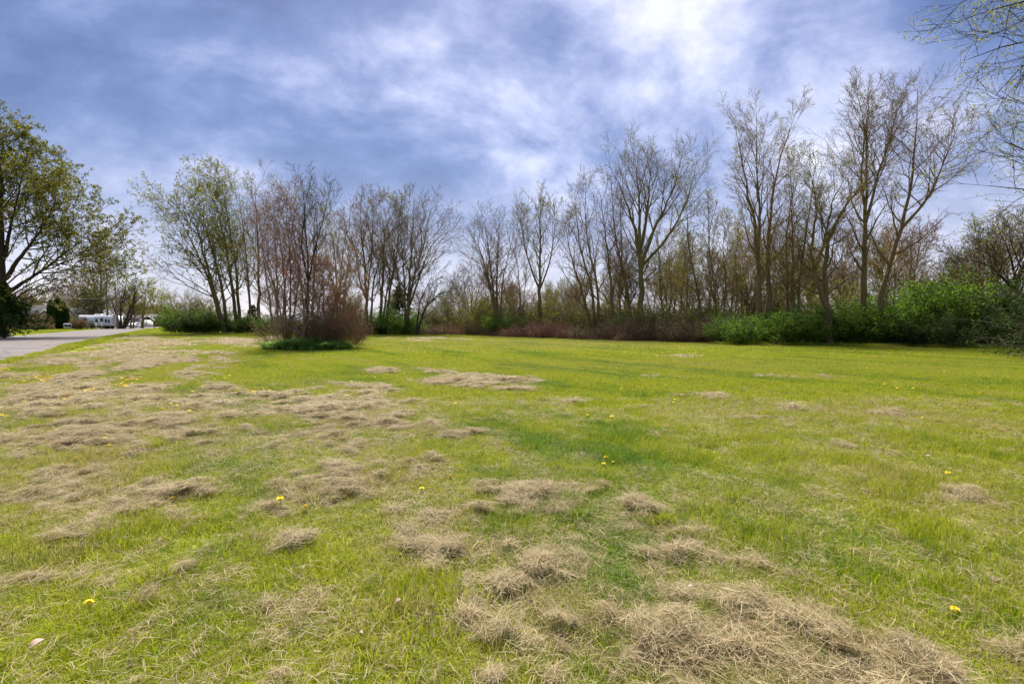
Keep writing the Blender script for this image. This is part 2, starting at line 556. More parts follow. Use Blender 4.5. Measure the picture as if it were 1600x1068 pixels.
def make_tree(name, label, Y, stems, seed=0, dense=1.3, bark_='grey', leaf=None, leaf_n=0, leaf_s=0.09, group=None,
              n1=11, a1=(28, 50), len1=3.5, t1=(0.22, 0.99), trop1=0.10, n2=7, len2=0.5, n3=6, len3=0.5, n4=2, len4=0.55,
              taper=0.52, twig=0.009, limbs=(), limb_r=0.06, wob=0.10, leafspread=0.05, cat='tree', a2=(25, 50), base=None,
              trop2=0.05, rootflare=1.25):
    """stems: list of (pixel points from the foot up, radius at the foot, extra distance)"""
    r = np.random.default_rng(seed)
    P0 = []
    for pts, rad, dy in stems:
        pts = [(a, b if b > 496 else 510 - (510 - b) * 0.935) for a, b in pts]
        W = [at(px, py, Y + dy * (0.3 + 0.7 * k / max(1, len(pts) - 1))) for k, (px, py) in enumerate(pts)]
        if pts[0][1] > 496:      # carry the foot down to the ground; higher ones fork from the main stem
            W[0] = np.array([W[0][0], W[0][1], -0.12])
        elif P0:                 # start inside the stem it forks from
            al = np.concatenate([q_[0] for q_ in P0]); k = np.argmin(np.linalg.norm(al - W[0], axis=1)); W[0] = al[k] * 1.0
            rad = min(rad, max(q_[1] for q_ in P0) * .6)
        P0.append((resample(W, 16), rad))
    foot = base if base is not None else P0[0][0][0].copy()
    foot = np.array([foot[0], foot[1], 0.0])
    root = thing(name, label, cat, tuple(foot), 0, group)
    S, SR = [], []
    for P, rad in P0:
        P = P - foot
        P[1:-1] += r.normal(0, rad * 0.18, (len(P) - 2, 3))
        t = np.linspace(0, 1, len(P))
        R = rad * (0.88 * (1 - t) ** 1.25 + 0.12 * (1 - t)) + twig * 1.4
        if P[0][2] < 0.2: R[0] *= rootflare
        else: R[0] *= 0.75
        S.append(P); SR.append(R)
        V, q = tubes(P[None], R[None], 8)
        obj('trunk', mesh('trunk', V, q, BARK[bark_], True), root)
    S = np.array(S); SR = np.array(SR)
    n1 = int(round(n1 * dense)); a1 = (a1[0] + r.uniform(-5, 6), a1[1] + r.uniform(-3, 12)); wob = wob * r.uniform(.8, 1.5)
    Hs = np.array([np.linalg.norm(np.diff(p, axis=0), axis=1).sum() for p in S])
    p, t, O, D, rad = kids(r, S, SR, n1, t1[0], t1[1], *a1)
    L = 1.35 * len1 * (1 - taper * ((t - t1[0]) / (t1[1] - t1[0]))) * r.uniform(0.65, 1.15, len(t))
    P1, R1 = grow(r, O, D, L, np.clip(rad * 0.55, twig * 1.5, 0.08), np.full(len(t), twig), 7, wob, trop1)
    if len(limbs):
        ML = []
        for l in limbs:
            pts = l[0]; y0, y1 = l[1], l[2]
            ML.append(resample([at(a, b, y0 + (y1 - y0) * k / (len(pts) - 1)) for k, (a, b) in enumerate(pts)], 7) - foot)
        ML = np.array(ML)
        tt = np.linspace(0, 1, 7)[None]
        MR = np.repeat(limb_r * (1 - tt) ** 0.8 + twig, len(ML), 0)
        P1 = np.concatenate([P1, ML]); R1 = np.concatenate([R1, MR])
        L = np.concatenate([L, np.linalg.norm(np.diff(ML, axis=1), axis=2).sum(1)])
    parts = [tubes(P1, R1, 5)]
    p, t, O, D, rad = kids(r, P1, R1, n2, 0.15, 0.97, *a2)
    L2 = L[p] * len2 * (1.15 - 0.5 * t) * r.uniform(0.6, 1.2, len(t))
    P2, R2 = grow(r, O, D, L2, np.clip(rad * 0.6, twig, 0.04), np.full(len(t), twig * 0.8), 5, wob, trop2)
    parts.append(tubes(P2, R2, 4 if twig > .012 else 3))
    last = P2
    tw = []
    if n3:
        p, t, O, D, rad = kids(r, P2, R2, n3, 0.15, 1.0, 20, 48)
        L3 = L2[p] * len3 * (1.15 - 0.5 * t) * r.uniform(0.6, 1.25, len(t))
        P3, R3 = grow(r, O, D, L3, np.full(len(t), twig * 0.85), np.full(len(t), twig * 0.55), 3, wob, 0.04)
        tw.append(ribbons(r, P3, R3) if twig >= .0105 else tubes(P3, R3, 3)); last = P3
        if n4:
            p, t, O, D, rad = kids(r, P3, R3, n4, 0.2, 1.0, 20, 45)
            L4 = L3[p] * len4 * r.uniform(0.6, 1.3, len(t)) + 0.05
            P4, R4 = grow(r, O, D, L4, np.full(len(t), twig * 0.6), np.full(len(t), twig * 0.4), 2, wob, 0.0)
            tw.append(ribbons(r, P4, R4)); last = P4
    V, q = join(parts); TRI[0] += 2 * len(q)
    obj('branches', mesh('branches', V, q, BARK[bark_], True), root)
    a1_ = TWIG.get(bark_, BARK[bark_])
    if tw:
        V, q = join(tw); TRI[0] += 2 * len(q)
        tag(obj('twigs', mesh('twigs', V, q, a1_), root), kind='stuff')
    if leaf and leaf_n:
        B = len(last); cnt = max(1, int(round(leaf_n / B)))
        if leaf_n < B:
            last = last[r.choice(B, leaf_n, replace=False)]; cnt = 1
        TRI[0] += 2 * cnt * len(last)
        tag(obj('leaves', leaves_on(r, last, cnt, leaf_s, leafspread, LEAF[leaf]), root), kind='stuff')
    return root


def make_shrub(name, label, loc, rx, ry, h, seed=0, bark_='dark', leaf='honey', leaf_n=6000, leaf_s=0.085, group=None,
               nst=26, arch=-0.06, n1=6, n2=5, cane=0.02, n3=0, up=1.0, cat='shrub', spread=0.12, tw=0.006, low=0.0):
    r = np.random.default_rng(seed)
    root = thing(name, label, cat, loc, 0, group)
    a = r.uniform(0, 6.28, nst); q_ = np.sqrt(r.random(nst))
    O = np.stack([np.cos(a) * q_ * rx * 0.55, np.sin(a) * q_ * ry * 0.55, np.full(nst, -0.05)], 1)
    D = np.stack([np.cos(a) * rx / h * (0.15 + q_ * 0.55), np.sin(a) * ry / h * (0.15 + q_ * 0.55), np.full(nst, up)], 1)
    L = h * r.uniform(0.55, 1.08, nst) * (1.25 - 0.35 * q_)
    P0, R0 = grow(r, O, D, L, np.full(nst, cane), np.full(nst, cane * 0.4), 8, 0.10, arch)
    P0[:, :, 2] = np.where(P0[:, :, 2] < 0, np.minimum(-0.05, P0[:, :, 2]) * 0 + 0.03, P0[:, :, 2]); P0[:, 0, 2] = -0.05
    V, q = tubes(P0, R0, 4); TRI[0] += 2 * len(q)
    obj('stems', mesh('stems', V, q, BARK[bark_], True), root)
    p, t, O, D, rad = kids(r, P0, R0, n1, 0.12, 0.98, 30, 65)
    L1 = L[p] * 0.42 * (1.2 - 0.7 * t) * r.uniform(0.6, 1.2, len(t))
    P1, R1 = grow(r, O, D, L1, np.full(len(t), cane * 0.5), np.full(len(t), tw), 5, 0.14, arch * 0.5 + 0.02)
    parts = [tubes(P1, R1, 3)]
    p, t, O, D, rad = kids(r, P1, R1, n2, 0.15, 1.0, 25, 60)
    L2 = L1[p] * 0.5 * r.uniform(0.6, 1.2, len(t))
    P2, R2 = grow(r, O, D, L2, np.full(len(t), tw), np.full(len(t), tw * 0.6), 3, 0.12, 0.0)
    parts.append(ribbons(r, P2, R2))
    last = P2
    if n3:
        p, t, O, D, rad = kids(r, P2, R2, n3, 0.15, 1.0, 25, 60)
        P3, R3 = grow(r, O, D, L2[p] * 0.6, np.full(len(t), tw * 0.7), np.full(len(t), tw * 0.5), 3, 0.15, 0.0)
        parts.append(ribbons(r, P3, R3)); last = P3
    V, q = join(parts)
    V[:, 2] = np.maximum(V[:, 2], 0.02); TRI[0] += 2 * len(q)
    tag(obj('twigs', mesh('twigs', V, q, BARK[bark_]), root), kind='stuff')
    if leaf_n:
        B = len(last); cnt = max(1, int(round(leaf_n / B)))
        if leaf_n < B: last = last[r.choice(B, leaf_n, replace=False)]
        TRI[0] += 2 * cnt * len(last)
        me = leaves_on(r, last, cnt, leaf_s, spread, LEAF[leaf], t0=0.1)
        co = np.empty(len(me.vertices) * 3, dtype=np.float32); me.vertices.foreach_get('co', co)
        co = co.reshape(-1, 3); co[:, 2] = np.maximum(co[:, 2], 0.01); me.vertices.foreach_set('co', co.ravel())
        tag(obj('leaves', me, root), kind='stuff')
    return root


# ------------------------------------------------------------------ the road
ROAD_NEAR = [ground_at(*p) for p in ((0, 565), (75, 550), (130, 537.5), (185, 524), (225, 516))]
ROAD_FAR = [ground_at(*p) for p in ((70, 520.5), (120, 517.3), (190, 513.8))]
rd = (ROAD_NEAR[-1] - ROAD_NEAR[0]); rd /= np.linalg.norm(rd)
rn = np.array([-rd[1], rd[0]])
if rn[0] > 0: rn = -rn


def road_s(x, y):
    """distance to the left of the road's near edge (positive = on the road), and distance along"""
    dx = x - ROAD_NEAR[0][0]; dy = y - ROAD_NEAR[0][1]
    return dx * rn[0] + dy * rn[1], dx * rd[0] + dy * rd[1]


ROAD_W = 9.6
def on_road(x, y, m=0.0):
    s, a = road_s(x, y)
    e = 0.10 * (vnoise(a * 0.6, a * 0 + 3.3) - 0.5) + 0.10 * (vnoise(a * 3, a * 0 + 8.3) - 0.5)
    return (s > m + e) & (s < ROAD_W - m)


# ------------------------------------------------------------------ hay map
# (centre px, centre py, half width px, half height px, weight): where the clippings lie
HAY = [
    (150, 640, 260, 80, 0.6), (60, 780, 260, 110, 0.42), (540, 655, 190, 60, 0.5), (600, 780, 150, 40, .45), (950, 900, 330, 90, .4), (200, 560, 160, 20, .6), (1250, 980, 250, 90, .45), (280, 960, 260, 70, .3), (850, 545, 250, 10, .08),
    (1100, 1000, 170, 45, 1.0), (1230, 1055, 190, 45, 1.0), (1050, 945, 90, 30, 0.9), (960, 1055, 130, 40, 0.7),
    (860, 990, 120, 38, 0.75), (800, 935, 130, 26, 0.9), (900, 900, 70, 20, 0.7), (760, 965, 60, 26, 0.8),
    (700, 855, 90, 26, 1.0), (660, 845, 50, 20, 0.8), (740, 805, 90, 24, 0.95), (830, 770, 90, 18, 0.9),
    (870, 800, 50, 14, 0.7), (790, 845, 50, 20, 0.55), (900, 850, 60, 18, 0.55), (1000, 805, 70, 12, 0.75),
    (1060, 840, 45, 22, 0.6), (1090, 875, 70, 22, 0.75), (1180, 905, 110, 26, 0.7), (1300, 960, 90, 40, 0.75),
    (1370, 1020, 80, 40, 0.8), (1500, 1045, 120, 35, 0.7), (1500, 790, 110, 26, 0.35), (1340, 705, 60, 10, 0.5),
    (590, 745, 100, 18, 1.0), (520, 775, 110, 18, 0.85), (650, 730, 60, 12, 0.8), (700, 683, 80, 9, 0.8), (640, 690, 50, 9, .6),
    (500, 645, 120, 22, 0.9), (450, 625, 90, 14, 0.7), (560, 660, 110, 16, 0.75), (440, 670, 80, 12, 0.6), (600, 610, 90, 9, 0.5),
    (720, 597, 110, 9, 0.85), (640, 582, 70, 6, 0.6), (800, 607, 60, 5, 0.7), (680, 590, 80, 7, .6), (860, 632, 50, 6, 0.5),
    (230, 660, 110, 16, 1.0), (120, 688, 130, 15, 1.0), (300, 690, 60, 18, 0.9), (60, 660, 80, 12, 0.7), (330, 670, 40, 14, .7),
    (60, 630, 90, 11, 0.8), (180, 625, 100, 9, 0.8), (30, 612, 60, 9, .8), (100, 590, 110, 9, 0.85), (190, 575, 100, 8, 0.9),
    (240, 560, 70, 6, 0.7), (330, 612, 60, 7, 0.5), (250, 600, 50, 7, .6), (200, 567, 50, 5, .9),
    (240, 538, 55, 4, 0.8), (370, 533, 45, 4, 0.8), (230, 530, 40, 3, .6), (430, 530, 30, 3, .5), (130, 555, 60, 4, 0.3),
    (120, 740, 150, 22, 0.45), (270, 775, 90, 14, 0.8), (230, 765, 70, 13, 0.6), (90, 790, 110, 18, 0.6), (180, 810, 110, 12, 0.6),
    (60, 830, 70, 22, 0.75), (290, 815, 60, 14, 0.75), (420, 800, 80, 16, 0.5), (240, 940, 60, 16, 0.8), (300, 925, 60, 12, 0.6),
    (60, 915, 90, 16, 0.55), (330, 895, 70, 14, 0.4), (450, 850, 90, 14, 0.5), (520, 860, 60, 12, 0.35), (480, 960, 80, 20, 0.3),
    (680, 530, 60, 3, .35), (900, 545, 140, 3, 0.15), (1100, 560, 160, 4, 0.15), (1000, 590, 120, 5, 0.25), (1250, 590, 150, 5, .3),
    (1100, 620, 80, 6, 0.35), (1250, 640, 120, 7, 0.3), (1150, 655, 100, 7, .3), (1400, 650, 100, 8, 0.3), (760, 700, 70, 8, .3),
]


DRY = [(820, 536, 330, 11, .55), (300, 535, 150, 12, .45), (1050, 572, 420, 10, .28), (150, 690, 300, 110, .38), (450, 640, 250, 50, .33), (620, 800, 200, 60, .3), (1250, 780, 260, 40, .22), (1330, 655, 250, 20, .2)]


def dryness(x, y, H):
    """how dry the living turf is, wider than where the clippings lie"""
    px, py = to_pix(x, np.maximum(y, 0.3)); m = np.zeros_like(x)
    for cx, cy, rx_, ry_, w in DRY:
        m = np.maximum(m, w * np.exp(-(((px - cx) / rx_) ** 2 + ((py - cy) / ry_) ** 2)))
    return np.maximum(H, m * (.35 + 1.1 * fbm(x * .9, y * .9 + 30, 3)))


def hay_mask(x, y):
    px, py = to_pix(x, np.maximum(y, 0.3))
    m = np.zeros_like(x)
    for cx, cy, rx_, ry_, w in HAY:
        q = ((px - cx) / rx_) ** 2 + ((py - cy) / ry_) ** 2
        m = np.maximum(m, w * np.exp(-q * 0.9))
    off = (y < 2.1) | (px < -30) | (px > 1630)
    gen = smooth(0.5, 0.75, fbm(x * 0.35 + 3, y * 0.35, 3)) * 0.7
    m = np.where(off, gen, m)
    return m


def hay_amount(x, y):
    m = hay_mask(x, y)
    u = x * MOW[0] + y * MOW[1]; v = x * MOW[1] - y * MOW[0]
    far = smooth(5, 18, y)
    wx = (fbm(x * 1.1, y * 1.1 + 80, 2) - 0.5) * 1.2
    n0 = fbm(u * 2.1 + 40 + wx, v * 3.0 + wx, 4)
    nr = 1 - np.abs(2 * fbm(u * 4.2 + wx * 2, v * 5.5 - wx * 2 + 7, 3) - 1) * 2.4
    nf = fbm(u * 0.45 + 40, v * 1.5, 4)
    f = fbm(x * 9, y * 9 + 50, 2)
    n = ((n0 - 0.5) * 1.7 + (nr - 0.6) * 0.75) * (1 - far) + (nf - 0.5) * 2.2 * far
    h = m * 1.15 + n * 1.4 + (f - 0.5) * 0.8 - 0.08
    h = smooth(0.02, 1.0, h) * smooth(0.04, 0.35, m)
    h = np.where(on_road(x, y, -0.2), 0, h)
    return h


def gz(x, y):
    return (fbm(x * 0.9, y * 0.9 + 9, 3) - 0.5) * 0.05 * smooth(60, 20, np.hypot(x, y))


def hay_z(x, y, h):
    u = x * MOW[0] + y * MOW[1]; v = x * MOW[1] - y * MOW[0]
    lump = smooth(0.35, 0.72, fbm(x * 4.6 + 5, y * 4.6, 3))
    return gz(x, y) + 0.010 + h * (0.014 + 0.084 * lump)


# ------------------------------------------------------------------ ground
def build_ground():
    nx, ny = 280, 290
    uu = np.linspace(-8.1, 8.1, nx)
    xs = 1.2 * np.sinh(uu * .96); xs[0] = -2600; xs[-1] = 2600
    vv = np.linspace(-3.3, 8.2, ny); ys = 3.0 + 0.9 * np.sinh(vv); ys[-1] = 3500
    ys[0] = -60
    X, Y = np.meshgrid(xs, ys, indexing='ij')
    s, a = road_s(X, Y)
    Z = gz(X, Y)
    Z = np.where((s > -2.2) & (s < ROAD_W + 1.5), Z * 0 - 0.05 * smooth(-2.2, -0.6, s), Z)
    hay = hay_amount(X, Y)
    V = np.stack([X, Y, Z], -1).reshape(-1, 3)
    i = np.arange(nx - 1)[:, None]; j = np.arange(ny - 1)[None]
    q = np.stack([i * ny + j, (i + 1) * ny + j, (i + 1) * ny + j + 1, i * ny + j + 1], -1).reshape(-1, 4)
    me = mesh('ground', V, q, M_SOIL, True, attrs={'hay': hay.ravel()})
    TRI[0] += 2 * len(q)
    tag(obj('ground', me), 'wide mown field of uneven turf with dry clippings', kind='structure')


def build_road():
    m, t = new_mat('worn_asphalt')
    g = t.node('ShaderNodeNewGeometry'); pos = g.outputs['Position']
    a = t.noise(pos, 0.25, 4, 0.6); b = t.noise(pos, 2.2, 5, 0.65); c = t.noise(pos, 70, 3, 0.7)
    col = t.mix(t.mapr(a, 0.35, 0.65), (0.095, 0.080, 0.080), (0.125, 0.107, 0.104))
    col = t.mix(t.mapr(b, 0.45, 0.75, 0, 0.5), col, (0.06, 0.052, 0.05))
    col = t.mix(t.mapr(c, 0.3, 0.7, 0.0, 0.35), col, (0.16, 0.14, 0.13))
    # cracks sealed with tar
    vo = t.node('ShaderNodeTexVoronoi', feature='DISTANCE_TO_EDGE')
    wp = t.node('ShaderNodeTexNoise'); t.link(pos, wp.inputs['Vector']); wp.inputs['Scale'].default_value = 0.8
    sc = t.node('ShaderNodeVectorMath', operation='SCALE'); t.link(wp.outputs['Color'], sc.inputs[0]); sc.inputs['Scale'].default_value = 1.6
    t.link(t.vmath('ADD', pos, sc.outputs[0]), vo.inputs['Vector'])
    vo.inputs['Scale'].default_value = 0.3
    col = t.mix(t.mapr(vo.outputs['Distance'], 0.008, 0.035, 0.8, 0.0), col, (0.045, 0.042, 0.042))
    finish(t, principled(t, col, 0.85, 0.3, c, 0.006))
    L0, L1 = -45.0, 420.0
    al = np.concatenate([np.arange(L0, 60, 0.5), np.arange(60, L1, 6.0)])
    cr = np.array([0, 0.08, 0.3, 1.5, ROAD_W / 2, ROAD_W - 1.5, ROAD_W - 0.2, ROAD_W])
    A, C = np.meshgrid(al, cr, indexing='ij')
    e = 0.10 * (vnoise(A * 0.6, A * 0 + 3.3) - 0.5) + 0.10 * (vnoise(A * 3, A * 0 + 8.3) - 0.5)
    C2 = C + e * (C < 2)
    X = ROAD_NEAR[0][0] + A * rd[0] + C2 * rn[0]; Y = ROAD_NEAR[0][1] + A * rd[1] + C2 * rn[1]
    Z = 0.045 + 0.05 * np.sin(np.pi * C / ROAD_W)
    Z[:, 0] = -0.05; Z[:, -1] = -0.05
    V = np.stack([X, Y, Z], -1).reshape(-1, 3); n = len(cr)
    i = np.arange(len(al) - 1)[:, None]; j = np.arange(n - 1)[None]
    q = np.stack([i * n + j, (i + 1) * n + j, (i + 1) * n + j + 1, i * n + j + 1], -1).reshape(-1, 4)
    tag(obj('road', mesh('road', V, q, m, True)), 'worn pale asphalt lane with dark cracks', kind='structure')


build_ground()
build_road()


# ------------------------------------------------------------------ instanced turf and clippings
def scatter(name, label, pts, rot, scl, idx, hay, protos):
    """one object: every point carries one of the tuft meshes"""
    hidden = bpy.data.collections.new(name + '_kinds')
    for k, me in enumerate(protos):
        hidden.objects.link(bpy.data.objects.new('%s_kind_%02d' % (name, k), me))
    me = bpy.data.meshes.new(name)
    me.vertices.add(len(pts)); me.vertices.foreach_set('co', np.asarray(pts, np.float32).ravel())
    for nm, tp, v in (('rot', 'FLOAT_VECTOR', rot), ('scl', 'FLOAT_VECTOR', scl)):
        a = me.attributes.new(nm, tp, 'POINT'); a.data.foreach_set('vector', np.asarray(v, np.float32).ravel())
    a = me.attributes.new('idx', 'INT', 'POINT'); a.data.foreach_set('value', np.asarray(idx, np.int32))
    a = me.attributes.new('hay', 'FLOAT', 'POINT'); a.data.foreach_set('value', np.asarray(hay, np.float32))
    o = obj(name, me)
    ng = bpy.data.node_groups.new(name + '_nodes', 'GeometryNodeTree')
    ng.interface.new_socket('Geometry', in_out='INPUT', socket_type='NodeSocketGeometry')
    ng.interface.new_socket('Geometry', in_out='OUTPUT', socket_type='NodeSocketGeometry')
    N = ng.nodes; Lk = ng.links
    gi = N.new('NodeGroupInput'); go = N.new('NodeGroupOutput')
    ci = N.new('GeometryNodeCollectionInfo'); ci.inputs['Collection'].default_value = hidden
    ci.inputs['Separate Children'].default_value = True; ci.inputs['Reset Children'].default_value = True
    iop = N.new('GeometryNodeInstanceOnPoints'); iop.inputs['Pick Instance'].default_value = True
    def na(nm, tp):
        x = N.new('GeometryNodeInputNamedAttribute'); x.data_type = tp; x.inputs['Name'].default_value = nm
        return x.outputs['Attribute']
    e2r = N.new('FunctionNodeEulerToRotation')
    Lk.new(na('rot', 'FLOAT_VECTOR'), e2r.inputs[0])
    Lk.new(gi.outputs[0], iop.inputs['Points']); Lk.new(ci.outputs[0], iop.inputs['Instance'])
    Lk.new(na('idx', 'INT'), iop.inputs['Instance Index']); Lk.new(e2r.outputs[0], iop.inputs['Rotation'])
    Lk.new(na('scl', 'FLOAT_VECTOR'), iop.inputs['Scale'])
    Lk.new(iop.outputs[0], go.inputs[0])
    md = o.modifiers.new('scatter', 'NODES'); md.node_group = ng
    tag(o, label, kind='stuff')
    return o


def blade_patch(r, n, rad, h, w, lean=0.35, hvar=0.45):
    a = r.uniform(0, 6.28, n); q = np.sqrt(r.random(n)) * rad * (0.75 + 0.25 * r.random(n))
    O = np.stack([np.cos(a) * q, np.sin(a) * q, np.full(n, -0.005)], 1)
    b = r.uniform(0, 6.28, n); ln = np.abs(r.normal(0, lean, n)) + 0.05
    H = h * (1 + r.uniform(-hvar, hvar, n))
    dx = np.stack([np.cos(b), np.sin(b), np.zeros(n)], 1)
    s = r.uniform(0, 6.28, n)
    sx = np.stack([np.cos(s), np.sin(s), np.zeros(n)], 1) * (w * (0.6 + 0.6 * r.random(n)))[:, None] * 0.5
    up = np.array([0, 0, 1.0])
    m = O + dx * (ln * H * 0.45)[:, None] + up * (H * 0.6)[:, None]
    tip = O + dx * (ln * H * 1.5)[:, None] + up * (H * (1.0 - 0.35 * ln))[:, None]
    V = np.stack([O - sx, O + sx, m + sx * 0.8, m - sx * 0.8, tip], 1).reshape(-1, 3)
    k = np.arange(n)[:, None] * 5
    rd_ = np.repeat(r.random(n), 5)
    return mesh('grass_tuft', V, [k + np.array([[0, 1, 2, 3]]), k + np.array([[3, 2, 4]])], M_BLADE, attrs={'rnd': rd_})


def hay_patch(r, n, rad, dome, L, w, bias=0.0):
    a = r.uniform(0, 6.28, n); q = np.abs(r.normal(0, 0.45, n)) * rad
    z = dome * np.exp(-(q / rad) ** 2 * 1.5) * r.uniform(0.1, 1.05, n)
    C = np.stack([np.cos(a) * q, np.sin(a) * q, z], 1)
    th = r.normal(0, 0.75, n) + r.choice([0, 3.14], n)
    th = np.where(r.random(n) < 0.45, r.uniform(0, 6.28, n), th)
    el = r.normal(0, 0.24, n)
    D = np.stack([np.cos(th) * np.cos(el), np.sin(th) * np.cos(el), np.sin(el)], 1)
    ll = L * r.uniform(0.45, 1.3, n)
    bend = np.stack([-np.sin(th), np.cos(th), np.zeros(n)], 1) * (r.normal(0, 0.13, n) * ll)[:, None]
    bend[:, 2] = -np.abs(r.normal(0, 0.10, n)) * ll
    S = np.stack([-np.sin(th), np.cos(th), r.normal(0, 0.5, n)], 1)
    S = norm(S) * (w * r.uniform(0.5, 1.2, n))[:, None] * 0.5
    rows = []
    for k, tt in enumerate((-1, -0.35, 0.35, 1)):
        c = C + D * (ll * 0.5 * tt)[:, None] + bend * tt * tt * 0.6
        ww = 0.35 if abs(tt) == 1 else 1.0
        rows += [c - S * ww, c + S * ww]
    V = np.stack(rows, 1)
    V = V.reshape(-1, 3); V[:, 2] = np.maximum(V[:, 2], -0.015 + 0.01 * r.random(len(V)))
    k = np.arange(n)[:, None] * 8
    F_ = np.concatenate([k + np.array([[0, 1, 3, 2]]), k + np.array([[2, 3, 5, 4]]), k + np.array([[4, 5, 7, 6]])])
    return mesh('clippings', V, F_, M_HAY, attrs={'rnd': np.repeat(r.random(n), 8)})


def jitter_grid(r, x0, x1, y0, y1, s):
    xs = np.arange(x0, x1, s); ys = np.arange(y0, y1, s)
    X, Y = np.meshgrid(xs, ys)
    X = X.ravel() + r.uniform(-0.5, 0.5, X.size) * s; Y = Y.ravel() + r.uniform(-0.5, 0.5, Y.size) * s
    return X, Y


def wedge(X, Y, m=1.0, k=1.16):
    return (np.abs(X) < Y * k + m)


def build_turf():
    r = np.random.default_rng(3)
    # -- near blades
    near = [blade_patch(r, 820, 0.27, hh, ww, lean, hvar=.6) for hh, ww, lean in
            ((0.055, 0.0040, 0.6), (0.066, 0.0038, 0.5), (0.045, 0.0044, 0.85), (0.080, 0.0038, 0.55), (0.060, 0.0048, 0.8))]
    X, Y = jitter_grid(r, -14, 14, 0.6, 9.5, 0.25)
    keep = wedge(X, Y, 2.5) & (r.random(len(X)) < smooth(9.5, 6.5, Y))
    X, Y = X[keep], Y[keep]; H = hay_amount(X, Y)
    n = len(X)
    tall = 0.45 + 0.75 * fbm(X * 0.8 + 20, Y * 0.8, 3) + 0.75 * smooth(.45, .8, fbm(X * 2.3, Y * 2.3 + 60, 3)) - 0.1 * H
    scl = np.stack([r.uniform(0.9, 1.2, n), r.uniform(0.9, 1.2, n), tall * r.uniform(0.85, 1.15, n)], 1)
    rot = np.stack([np.zeros(n), np.zeros(n), r.uniform(0, 6.28, n)], 1)
    scatter('near_grass', 'short green grass blades in the foreground of the field', np.stack([X, Y, gz(X, Y)], 1), rot, scl,
            r.integers(0, 5, n), dryness(X, Y, H), near)
    # -- middle distance
    mid = [blade_patch(r, 1300, 0.75, hh, ww, 0.5) for hh, ww in ((0.055, 0.009), (0.065, 0.008), (0.05, 0.010), (0.06, 0.011))]
    X, Y = jitter_grid(r, -34, 34, 5.5, 26, 0.52)
    keep = wedge(X, Y, 2.5) & (r.random(len(X)) < smooth(5.5, 9, Y) * smooth(26, 18, Y)) & ~on_road(X, Y, -0.85)
    X, Y = X[keep], Y[keep]; H = hay_amount(X, Y); n = len(X)
    scl = np.stack([np.ones(n), np.ones(n), r.uniform(0.75, 1.25, n)], 1)
    rot = np.stack([np.zeros(n), np.zeros(n), r.uniform(0, 6.28, n)], 1)
    scatter('middle_grass', 'mown grass in the middle of the field', np.stack([X, Y, gz(X, Y)], 1), rot, scl,
            r.integers(0, 4, n), dryness(X, Y, H), mid)
    # -- far
    far = [blade_patch(r, 1500, 1.9, hh, ww, 0.5) for hh, ww in ((0.06, 0.022), (0.07, 0.02), (0.055, 0.026))]
    X, Y = jitter_grid(r, -130, 110, 16, 150, 1.5)
    keep = wedge(X, Y, 6) & (r.random(len(X)) < smooth(16, 24, Y)) & ~on_road(X, Y, -2.0) & ((Y < 85) | (X < -40))
    X, Y = X[keep], Y[keep]; H = hay_amount(X, Y); n = len(X)
    scl = np.stack([np.ones(n), np.ones(n), r.uniform(0.7, 1.3, n)], 1)
    rot = np.stack([np.zeros(n), np.zeros(n), r.uniform(0, 6.28, n)], 1)
    scatter('far_grass', 'mown grass towards the tree line', np.stack([X, Y, gz(X, Y)], 1), rot, scl, r.integers(0, 3, n), dryness(X, Y, H), far)
    # -- verge along the road and rank grass at the foot of the trees
    tuft = [blade_patch(r, 420, 0.32, hh, 0.012, 0.6) for hh in (0.10, 0.13)]
    A = r.uniform(-30, 110, 900); off = -np.abs(r.normal(0, 0.25, 900)) - 0.05
    X = ROAD_NEAR[0][0] + A * rd[0] + off * rn[0]; Y = ROAD_NEAR[0][1] + A * rd[1] + off * rn[1]
    X2, Y2 = [], []
    for (pa, ya, pb, yb) in ((560, 66, 720, 62), (720, 60, 1120, 41), (1120, 35, 1560, 30), (240, 62, 420, 62)):
        for k in range(260):
            t = r.random(); y_ = ya + (yb - ya) * t + r.normal(0, 0.5)
            X2.append(gx(pa + (pb - pa) * t, y_)); Y2.append(y_)
    X = np.concatenate([X, X2]); Y = np.concatenate([Y, Y2]); n = len(X)
    ss = r.uniform(0.5, 1.3, n) * np.where(Y > 28, 1.5, 0.8)
    scatter('rank_grass', 'rank grass along the road edge and at the foot of the shrubs', np.stack([X, Y, gz(X, Y)], 1),
            np.stack([np.zeros(n), np.zeros(n), r.uniform(0, 6.28, n)], 1), np.stack([ss, ss, ss], 1),
            r.integers(0, 2, n), np.zeros(n), tuft)

    # -- longer tufts the mower missed
    tm = [blade_patch(r, 130, 0.09, hh, 0.005, 0.6) for hh in (0.12, 0.15)]
    C = [ground_at(*q_) for q_ in ((240, 697), (250, 702), (234, 705), (80, 712), (95, 718), (108, 722), (70, 708), (72, 668), (60, 667), (85, 666), (190, 628), (186, 634), (1055, 850), (1010, 815), (1030, 825),
         (760, 935), (790, 1000), (700, 880), (905, 815), (860, 800), (200, 960), (620, 870), (30, 800), (50, 780), (850, 630), (870, 634), (1300, 870))]
    C = np.array(C); C = np.concatenate([C, np.stack([r.uniform(-7, 9, 110), r.uniform(2, 12, 110)], 1)]); n = len(C)
    ss = r.uniform(.55, 1.0, n)
    scatter('longer_tufts', 'longer dark green tufts the mower missed', np.stack([C[:, 0], C[:, 1], gz(C[:, 0], C[:, 1])], 1), np.stack([np.zeros(n), np.zeros(n), r.uniform(0, 6.28, n)], 1),
            np.stack([ss, ss, ss], 1), r.integers(0, 2, n), np.zeros(n), tm)

